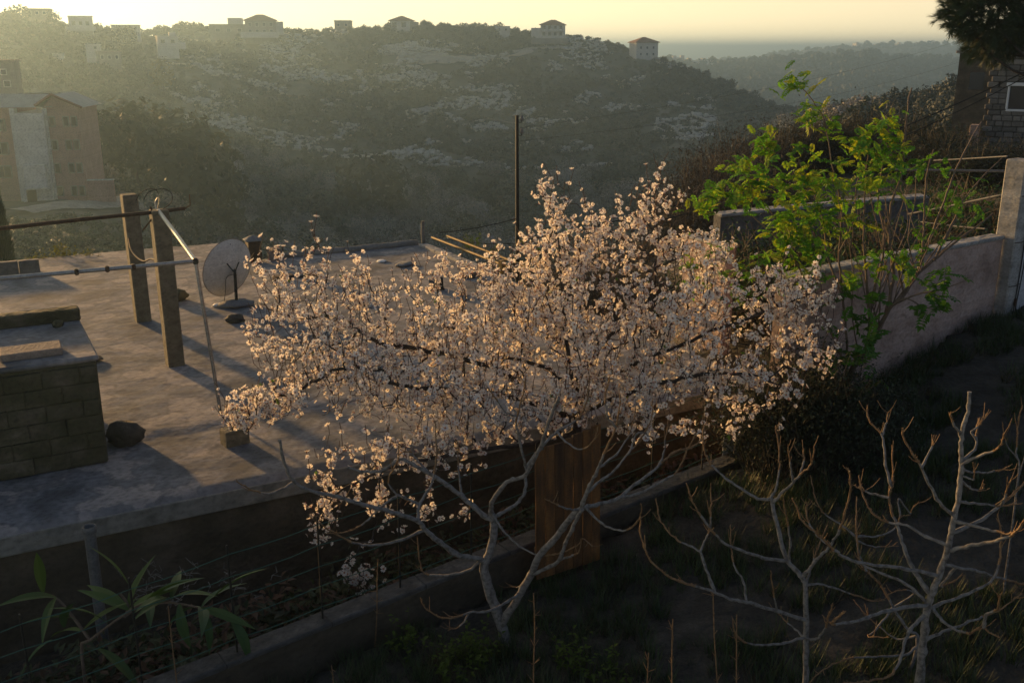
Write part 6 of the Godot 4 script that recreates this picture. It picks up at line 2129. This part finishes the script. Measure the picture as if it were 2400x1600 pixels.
	# stone pines and trees along the ridge
	var ridge := [[1335, 76, 490, "flat-topped pine right of the white ridge villa"], [1355, 76, 489, "second flat-topped pine right of the ridge villa"], [1380, 78, 488, "third flat-topped pine from the ridge villa"], [1400, 80, 487, "rightmost flat-topped pine of the ridge row"], [1065, 62, 505, "pointed dark tree at the right of the long ridge hedge"], [1160, 66, 500, "round tree on the ridge left of the villa"], [1080, 60, 505, "tallest dark tree on the ridge hedge"], [560, 76, 495, "dark tree left of the red-roofed ridge house"], [590, 80, 490, "dark bush-like tree at the foot of the red-roofed house"], [45, 8, 415, "large round tree on the left hilltop"], [20, 12, 410, "dark tree at the left end of the hilltop"], [120, 22, 420, "round tree beside the hilltop house at the left"], [295, 56, 440, "small round tree on the skyline above the pale houses"], [268, 58, 440, "small tree on the skyline left of the round one"], [1555, 140, 455, "dark tree right of the square tower house"], [1600, 158, 450, "dark tree on the falling ridge right of the tower house"], [1490, 124, 470, "dark tree at the foot of the tower house"], [1465, 112, 476, "bush-like dark tree left of the tower house"]]
	for q in ridge:
		far_tree("ridge_tree", q[3], q[0], q[1], q[2], crown_mesh(540 + int(q[0]) % 7, Vector3(7, 4.2 if "flat" in q[3] else 6.5, 7), 260, 0.9, Color(0.030, 0.036, 0.020), 0.4, 0.62 if "flat" in q[3] else 0.5), 6.5, "trees along the ridge")
	# limestone outcrops
	var stones := [rock_mesh(601, Vector3(1.6, 0.9, 1.2), 5, 7, 0.4), rock_mesh(602, Vector3(1.1, 1.0, 0.9), 5, 7, 0.45), rock_mesh(603, Vector3(2.4, 0.8, 1.0), 5, 8, 0.4)]
	var at := [[], [], []]
	tries = 0
	got = 0
	while got < 7500 and tries < 120000:
		tries += 1
		var d := sqrt(rng.randf_range(300.0 * 300.0, 500.0 * 500.0))
		var t := rng.randf_range(-0.34, 0.20)
		var x := t * d
		var v := patch.get_noise_2d(x * 2.2 - 500.0, d * 2.2) + 0.35 * patch.get_noise_2d(x * 9.0, d * 9.0)
		var bias := 0.30 * exp(-pow((t + 0.13) / 0.12, 2.0)) * exp(-pow((d - 420.0) / 60.0, 2.0))
		if v + bias < 0.13 + 0.16 * rng.randf(): continue
		at[rng.randi() % 3].append(Transform3D(Basis(Vector3.UP, rng.randf() * TAU).scaled(Vector3.ONE * rng.randf_range(0.4, 1.3)), Vector3(x, land(x, -d) + 0.6, -d)))
		got += 1
	for k in 3: many("limestone_outcrops", stones[k], M.limestone, at[k], self)
	# terrace walls along the contour
	var terr := [[940, 138, 455, 1010, 148, 1110, 140, "pale"], [1540, 166, 440, 1580, 168, 1600, 166, "pale"], [1600, 216, 415, 1650, 214, 1690, 212, "pale"], [1580, 310, 350, 1640, 312, 1700, 306, "pale"], [1180, 118, 478, 1280, 112, 1420, 118, "pale"], [880, 132, 460, 930, 134, 960, 132, "pale"], [560, 250, 370, 700, 246, 830, 248, "grey"], [800, 300, 345, 900, 296, 1000, 298, "grey"], [1120, 275, 372, 1200, 268, 1290, 272, "grey"], [620, 205, 395, 700, 200, 790, 204, "grey"], [1250, 330, 340, 1340, 322, 1420, 326, "grey"]]
	for i in terr.size():
		var q = terr[i]
		var pts := []
		for e in [[q[0], q[1]], [q[3], q[4]], [q[5], q[6]]]: pts.append(spot(e[0], e[1], q[2]))
		var line := smooth_line(pts, 8)
		var base: Vector3 = line[0]
		var b := Mb.new()
		for j in line.size():
			line[j].y = land(line[j].x, line[j].z)
		var tops := []
		var feet := []
		for j in line.size():
			tops.append(line[j] - base + Vector3(0, 0.8 + rng.randf() * 0.3, 0))
			feet.append(line[j] - base - Vector3(0, 1.2, 0))
		b = wall_mesh(tops, feet, Vector3(0, 0, -0.7))
		var o := part("terrace_wall", b, M.limestone if q[7] == "pale" else M.render_grey, self)
		o.position = base
		tag(o, ["pale dry-stone terrace wall below the long track", "short pale terrace wall under the tower house", "pale terrace wall on the right flank of the hill", "long pale ledge low on the right flank of the hill", "long retaining wall below the ridge villa", "short pale terrace left of the track", "dull grey terrace line left on the middle slope", "dull grey terrace line in the middle of the slope", "dull terrace line right of the utility pole", "faint grey terrace line high on the left slope", "faint terrace line low on the right slope"][i], "terrace wall", "terrace walls on the hill")
	# bare track and field below the ridge villa

func is_bare(x: float, z: float) -> bool:
	for q in bare:
		if absf(q[0] - x) < q[2] and z > q[1] - q[2] and z < q[1] + q[2] + 7.0: return true
	return false

# a strip of bare ground laid on the slope: points with half width
func strip(called: String, q: Array) -> void:
	var pts := []
	var wid := []
	for p in q:
		pts.append(spot(p[0], p[1], p[2]))
		wid.append(p[3])
	var line := smooth_line(pts, 6)
	var b := Mb.new()
	var rows := []
	for i in line.size():
		var f := i / float(line.size() - 1) * (wid.size() - 1)
		var w: float = lerpf(wid[int(f)], wid[mini(int(f) + 1, wid.size() - 1)], f - int(f)) * (1.0 + rough.get_noise_1d(i * 25.0) * 0.35)
		var t: Vector3 = line[mini(i + 1, line.size() - 1)] - line[maxi(i - 1, 0)]
		var side := Vector3(-t.z, 0, t.x).normalized()
		if i % 2 == 0: bare.append([line[i].x, line[i].z, w + 1.2])
		var row := []
		for s in [-1.0, -0.5, 0.0, 0.5, 1.0]:
			var p: Vector3 = line[i] + side * w * s
			p.y = land(p.x, p.z) + (0.5 if absf(s) < 0.9 else 0.25)
			row.append(p)
		rows.append(row)
	for i in rows.size() - 1:
		for k in 4:
			b.face(rows[i][k], rows[i + 1][k], rows[i + 1][k + 1], rows[i][k + 1])
	tag(part(called, b, M.track, self), "", "", "", "structure")

# ---------------------------------------------------------------- houses
# windows: [x, y, w, h] on the front face, measured from the middle of the foot
func house(called: String, label: String, px: float, py: float, d: float, size: Vector3, turn: float, wall: String, roof: String, windows: Array, extra := []) -> Node3D:
	var p := spot(px, py, d)
	var root := thing(called, p, turn)
	bare.append([p.x, p.z, size.x * 0.5 + 1.0])
	tag(root, label, "house", "houses on the hill opposite")
	var b := Mb.new()
	b.block(Vector3(0, size.y * 0.5 - 2.0, 0), Vector3(size.x, size.y + 4.0, size.z))
	part("wall", b, M[wall], root)
	if roof == "hip":
		b = Mb.new()
		var e := 0.7
		var hx := size.x * 0.5 + e
		var hz := size.z * 0.5 + e
		var rise := minf(hx, hz) * 0.42
		var rx := maxf(hx - hz, 0.3)
		var m := Vector3(0, size.y, 0)
		var c := [Vector3(-hx, 0, hz) + m, Vector3(hx, 0, hz) + m, Vector3(hx, 0, -hz) + m, Vector3(-hx, 0, -hz) + m]
		var r0 := Vector3(-rx, rise, 0) + m
		var r1 := Vector3(rx, rise, 0) + m
		b.out_face(m, [c[0], c[1], r1, r0]); b.out_face(m, [c[2], c[3], r0, r1]); b.out_face(m, [c[1], c[2], r1]); b.out_face(m, [c[3], c[0], r0])
		b.box(Transform3D(Basis.IDENTITY, m - Vector3(0, 0.12, 0)), Vector3(hx * 2.0, 0.22, hz * 2.0))
		part("roof", b, M.roof_tile, root)
	else:
		b = Mb.new()
		b.block(Vector3(0, size.y + 0.15, 0), Vector3(size.x + 0.5, 0.3, size.z + 0.5))
		part("roof", b, M.render_grey if roof == "grey" else M.render_cream, root)
	for w in windows:
		b = Mb.new()
		b.block(Vector3(w[0], w[1], size.z * 0.5 + 0.02), Vector3(w[2] + 0.3, w[3] + 0.3, 0.10))
		var fr := part("window", b, M.render_cream, root)
		b = Mb.new()
		b.block(Vector3(w[0], w[1], size.z * 0.5 + 0.06), Vector3(w[2], w[3], 0.08))
		part("pane", b, M.glass, fr)
	for q in extra:
		b = Mb.new()
		b.block(q[1], q[2])
		part(q[0], b, M[q[3]], root)
	return root

func grid(nx: int, ny: int, x0: float, dx: float, y0: float, dy: float, w: float, h: float) -> Array:
	var out := []
	for j in ny:
		for i in nx: out.append([x0 + i * dx, y0 + j * dy, w, h])
	return out

func make_far_houses() -> void:
	house("hill_house", "large house with a red tiled roof on the ridge at the left", 612, 82, 490, Vector3(14, 6.6, 11), 12, "render_grey", "hip", grid(4, 2, -4.8, 3.2, 1.6, 3.1, 1.3, 1.5), [["terrace", Vector3(-0.5, 0.0, 8.0), Vector3(17, 2.6, 6), "render_cream"], ["side_wing", Vector3(8.6, 3.0, -1.0), Vector3(3.4, 6.0, 8), "render_cream"]])
	house("hill_house", "long low flat house left of the red-roofed ridge house", 545, 80, 500, Vector3(20, 4.2, 10), 6, "render_grey", "grey", grid(3, 1, -6.0, 5.0, 1.8, 3.0, 1.8, 1.4), [["roof_room", Vector3(1.5, 5.9, -1.0), Vector3(6.5, 3.0, 5), "render_cream"]])
	house("hill_house", "small plain square house on the middle of the ridge", 805, 68, 520, Vector3(7.6, 3.8, 8), 0, "render_grey", "grey", grid(2, 1, -1.9, 3.8, 1.9, 3.0, 1.1, 1.3))
	house("hill_house", "pavilion-like house with a wide tiled roof on the ridge", 942, 66, 512, Vector3(10, 3.6, 9), -8, "render_cream", "hip", grid(2, 1, -2.6, 4.6, 1.6, 3.0, 2.2, 2.2), [["porch", Vector3(6.5, 1.2, 1.0), Vector3(3.0, 3.4, 6), "render_grey"]])
	house("ridge_villa", "white two-storey villa with a tiled gable on the ridge", 1296, 88, 488, Vector3(11, 5.8, 9), -6, "render_cream", "hip", grid(4, 2, -3.9, 2.6, 1.6, 2.9, 1.3, 1.5), [["side_wing", Vector3(-7.6, 2.0, 0.5), Vector3(4.6, 4.6, 8), "render_cream"], ["balcony", Vector3(0, 2.9, 5.3), Vector3(11.5, 0.25, 1.8), "render_cream"], ["terrace", Vector3(-1.0, -1.6, 7.5), Vector3(17, 2.6, 6.0), "render_grey"]])
	house("tower_house", "square pale tower-like house with a tiled cap at the right of the ridge", 1508, 134, 470, Vector3(10.4, 6.6, 9), 14, "render_cream", "hip", grid(3, 2, -3.0, 3.0, 1.4, 2.8, 0.8, 1.0), [["lower_wing", Vector3(5.5, -1.5, 3.5), Vector3(5, 3.0, 5), "render_grey"]])
	house("hill_house", "low pale house on the ridge between the hedge and the villa", 1178, 76, 505, Vector3(7, 2.6, 6), 0, "render_cream", "flat", grid(2, 1, -1.6, 3.2, 1.3, 3.0, 1.0, 1.0))
	house("hill_house", "white house with dark windows on the left slope", 392, 112, 400, Vector3(7.6, 4.2, 7), 24, "render_cream", "flat", grid(2, 1, -1.9, 3.6, 2.4, 3.0, 1.4, 1.3), [["side_wing", Vector3(4.4, 0.8, 1.0), Vector3(4.0, 2.6, 5), "render_cream"], ["roof_room", Vector3(2.2, 5.0, -1), Vector3(2.4, 1.6, 2.4), "render_cream"]])
	house("hill_house", "pale house with a porch on the skyline at the left", 190, 68, 430, Vector3(9.0, 4.8, 8), 20, "render_cream", "grey", grid(3, 1, -2.6, 2.6, 2.2, 3.0, 1.2, 1.5), [["terrace", Vector3(0, 0, 5.2), Vector3(11.5, 1.6, 3.5), "render_cream"]])
	house("hill_house", "grey house on the leftmost hilltop between trees", 90, 40, 428, Vector3(9.5, 3.0, 8), 16, "render_grey", "grey", grid(3, 1, -2.8, 2.8, 1.5, 3.0, 1.1, 1.2))
	house("hill_house", "long pale house on the skyline left of the saddle", 295, 76, 445, Vector3(10.5, 2.8, 8), 10, "render_cream", "grey", grid(4, 1, -3.6, 2.4, 1.4, 3.0, 1.0, 1.0))
	house("hill_house", "grey terraced house in the middle of the left slope", 255, 146, 340, Vector3(7.2, 3.4, 6), 26, "render_grey", "grey", grid(3, 1, -2.2, 2.2, 1.7, 3.0, 0.8, 1.1), [["terrace", Vector3(-1.0, -1.2, 4.0), Vector3(8.5, 2.2, 3.0), "render_grey"]])
	house("hill_house", "small white shed with a pitched roof on the left slope", 218, 118, 350, Vector3(4.6, 1.8, 4), 18, "render_cream", "flat", [[0.8, 0.9, 0.8, 0.8]])
	house("hill_house", "tiny white hut low on the left slope", 137, 136, 330, Vector3(2.8, 1.1, 2.5), 10, "render_cream", "flat", [[0.0, 0.55, 0.5, 0.5]])
	house("grey_tower", "grey unfinished tower behind the roof of the pink building", 12, 222, 165, Vector3(4.4, 5.2, 5), 16, "render_grey", "grey", [[0.6, 3.6, 0.7, 0.7], [0.9, 1.8, 0.8, 0.8]])
	var far := [[1590, 136, 1330], [1612, 139, 1335], [1650, 141, 1340], [1570, 133, 1320], [1850, 128, 1370], [1890, 118, 2100], [1935, 113, 2120], [1975, 110, 2140], [2010, 108, 2140], [2060, 109, 2140], [2105, 111, 2150], [2150, 108, 2150], [2180, 112, 2150]]
	var side := ["first pale house from the left on the hazy far ridge", "second pale house from the left on the hazy far ridge", "fourth pale house on the hazy far ridge, before the dip", "leftmost speck of a house right of the tower house", "pale house at the top of the nearer hazy hill", "leftmost pale house on the farthest ridge", "second pale house on the farthest ridge", "third pale house on the farthest ridge", "fourth pale house on the farthest ridge", "fifth pale house on the farthest ridge", "sixth pale house on the farthest ridge", "seventh pale house on the farthest ridge", "rightmost pale house on the farthest ridge by the pine"]
	for i in far.size():
		var q = far[i]
		var p := spot(q[0], q[1], q[2])
		p.y = land(p.x, p.z) - 0.5
		var b := Mb.new()
		b.block(Vector3(0, 3, 0), Vector3(14 + (i % 3) * 5, 6 + (i % 2) * 3, 12), 0.2 * i)
		b.block(Vector3(5 - (i % 3) * 3, 6 + (i % 2) * 2, 0), Vector3(5, 5, 5), 0.2 * i)
		var o := part("far_house", b, M.render_cream, self)
		o.position = p
		tag(o, side[i], "house", "houses on the far ridges")
	# far trees on the hazy ridges
	var blob := crown_mesh(560, Vector3(11, 9, 11), 90, 3.0, Color(0.035, 0.042, 0.025))
	var spots := []
	for i in 5200:
		var d := rng.randf_range(900, 2250)
		var t := rng.randf_range(0.05, 0.60)
		var x := t * d
		spots.append(Transform3D(Basis(Vector3.UP, rng.randf() * TAU).scaled(Vector3.ONE * rng.randf_range(0.5, 1.25)), Vector3(x, land(x, -d) - 1.0, -d)))
	many("far_forest", blob, M.foliage, spots, self)
	# dark wood on the near right slope
	var kinds := [crown_mesh(571, Vector3(6, 5.5, 6), 1100, 0.34, Color(0.028, 0.040, 0.032)), crown_mesh(572, Vector3(5, 4.2, 5), 900, 0.32, Color(0.034, 0.044, 0.034))]
	for k in 2:
		spots = []
		for i in 420:
			var d := rng.randf_range(95, 185)
			var t := rng.randf_range(0.235, 0.56)
			var x := t * d
			spots.append(Transform3D(Basis(Vector3.UP, rng.randf() * TAU).scaled(Vector3.ONE * rng.randf_range(0.45, 1.0)), Vector3(x, land(x, -d) - 0.4, -d)))
		many(["near_slope_wood", "near_slope_scrub"][k], kinds[k], M.foliage, spots, self)

func make_pink_building() -> void:
	var d := 121.0
	var root := thing("pink_apartment_building", spot(65, 478, d), 8.0)
	tag(root, "four-storey pink apartment building with a pale stair bay at the left", "building")
	var sy := 11.6
	# left wing, stair bay, gabled right wing
	var b := Mb.new()
	b.block(Vector3(-3.9, sy * 0.5 - 1.0, -4.0), Vector3(7.6, sy + 2.0, 8.0))
	part("left_wing", b, M.render_pink, root)
	b = Mb.new()
	b.block(Vector3(1.75, 5.4 - 1.0, -2.9), Vector3(3.5, 10.9 + 2.0, 8.6))
	part("stair_bay", b, M.render_cream, root)
	b = Mb.new()
	b.block(Vector3(1.9, 3.6, 1.75), Vector3(2.5, 2.7, 0.9), 0, 0.05)
	var bal := part("balcony", b, M.render_cream, root)
	b = Mb.new()
	b.block(Vector3(1.9, 2.15, 1.8), Vector3(2.9, 0.2, 1.2))
	part("slab", b, M.render_cream, bal)
	b = Mb.new()
	b.block(Vector3(5.35, sy * 0.5 - 1.0, -3.5), Vector3(3.9, sy + 2.0, 8.4))
	var mid := Vector3(5.35, sy, -3.5)
	b.out_face(mid, [Vector3(3.4, sy, 0.7), Vector3(7.3, sy, 0.7), Vector3(4.6, sy + 1.3, 0.7)])
	part("right_wing", b, M.render_pink, root)
	for x in [-0.2, 3.45]:
		b = Mb.new()
		b.block(Vector3(x, sy * 0.5 - 1.0, 0.25), Vector3(0.55, sy + 1.6, 1.1))
		part("corner_strip", b, M.render_cream, root)
	b = Mb.new()
	b.out_face(Vector3(0, 0, 0), [Vector3(-8.2, sy - 0.1, 0.6), Vector3(4.4, sy - 0.1, 0.9), Vector3(4.6, sy + 1.35, -1.5), Vector3(-8.2, sy + 1.35, -4.0)])
	b.out_face(Vector3(0, 0, 0), [Vector3(4.6, sy + 1.4, 1.3), Vector3(7.9, sy - 0.15, 1.3), Vector3(7.9, sy - 0.15, -8.2), Vector3(4.6, sy + 1.4, -8.2)])
	b.out_face(Vector3(0, 0, 0), [Vector3(4.6, sy + 1.4, 1.3), Vector3(2.6, sy + 0.1, 1.3), Vector3(2.6, sy + 0.1, -8.2), Vector3(4.6, sy + 1.4, -8.2)])
	b.out_face(Vector3(0, 0, 0), [Vector3(-8.2, sy - 0.1, -8.2), Vector3(4.6, sy - 0.1, -8.2), Vector3(4.6, sy + 1.35, -4.0), Vector3(-8.2, sy + 1.35, -4.0)])
	part("roof", b, M.roof_sheet, root)
	b = Mb.new()
	b.tube([Vector3(4.6, sy + 1.4, 1.32), Vector3(7.9, sy - 0.15, 1.32)], [0.16, 0.16], 4)
	b.tube([Vector3(4.6, sy + 1.4, 1.32), Vector3(2.6, sy + 0.1, 1.32)], [0.16, 0.16], 4)
	part("eaves", b, M.roof_tile, root)
	var wins := []
	for j in 4:
		for i in 2:
			if j > 0: wins.append([-5.6 + i * 3.4, 1.2 + j * 2.75, 1.5, 1.25, 0.0])
	for j in 4:
		for q in [4.15, 5.75, 6.65]: wins.append([q, 1.6 + j * 2.75, 0.5, 1.0, 0.7])
	for w in wins:
		b = Mb.new()
		b.block(Vector3(w[0], w[1], w[4] + 0.02), Vector3(w[2] + 0.24, w[3] + 0.24, 0.10))
		var fr := part("window", b, M.render_grey, root)
		b = Mb.new()
		if w[2] > 1.0:
			for s in [-1.0, 1.0]: b.block(Vector3(w[0] + s * w[2] * 0.26, w[1], w[4] + 0.06), Vector3(w[2] * 0.46, w[3], 0.08))
		else: b.block(Vector3(w[0], w[1], w[4] + 0.06), Vector3(w[2], w[3], 0.08))
		part("pane", b, M.glass, fr)
	b = Mb.new()
	b.block(Vector3(1.0, 0.9, 1.44), Vector3(1.1, 2.0, 0.1))
	part("door", b, M.rust, root)
	# yard wall at its right
	var o := thing("pink_yard_wall", spot(222, 462, 119.5), 8.0)
	tag(o, "low pink yard wall at the right foot of the apartment building", "wall")
	b = Mb.new()
	b.block(Vector3(0.6, 0.6, -1.0), Vector3(3.0, 2.6, 0.3))
	part("render", b, M.render_pink, o)
	b = Mb.new()
	b.block(Vector3(0.6, 1.95, -1.0), Vector3(3.1, 0.12, 0.42))
	part("coping", b, M.render_cream, o)

func _ready() -> void:
	rng.seed = 20240117
	make_sky()
	make_materials()
	survey()
	make_land()
	make_yard()
	make_house()
	make_walls()
	make_stone_house()
	make_pink_building()
	make_far_houses()
	make_hillside()
	pine_tree()
	cypress()
	make_thickets()
	make_roof_things()
	make_almond()
	make_figs()
	make_leafy_tree()
	make_small_plants()
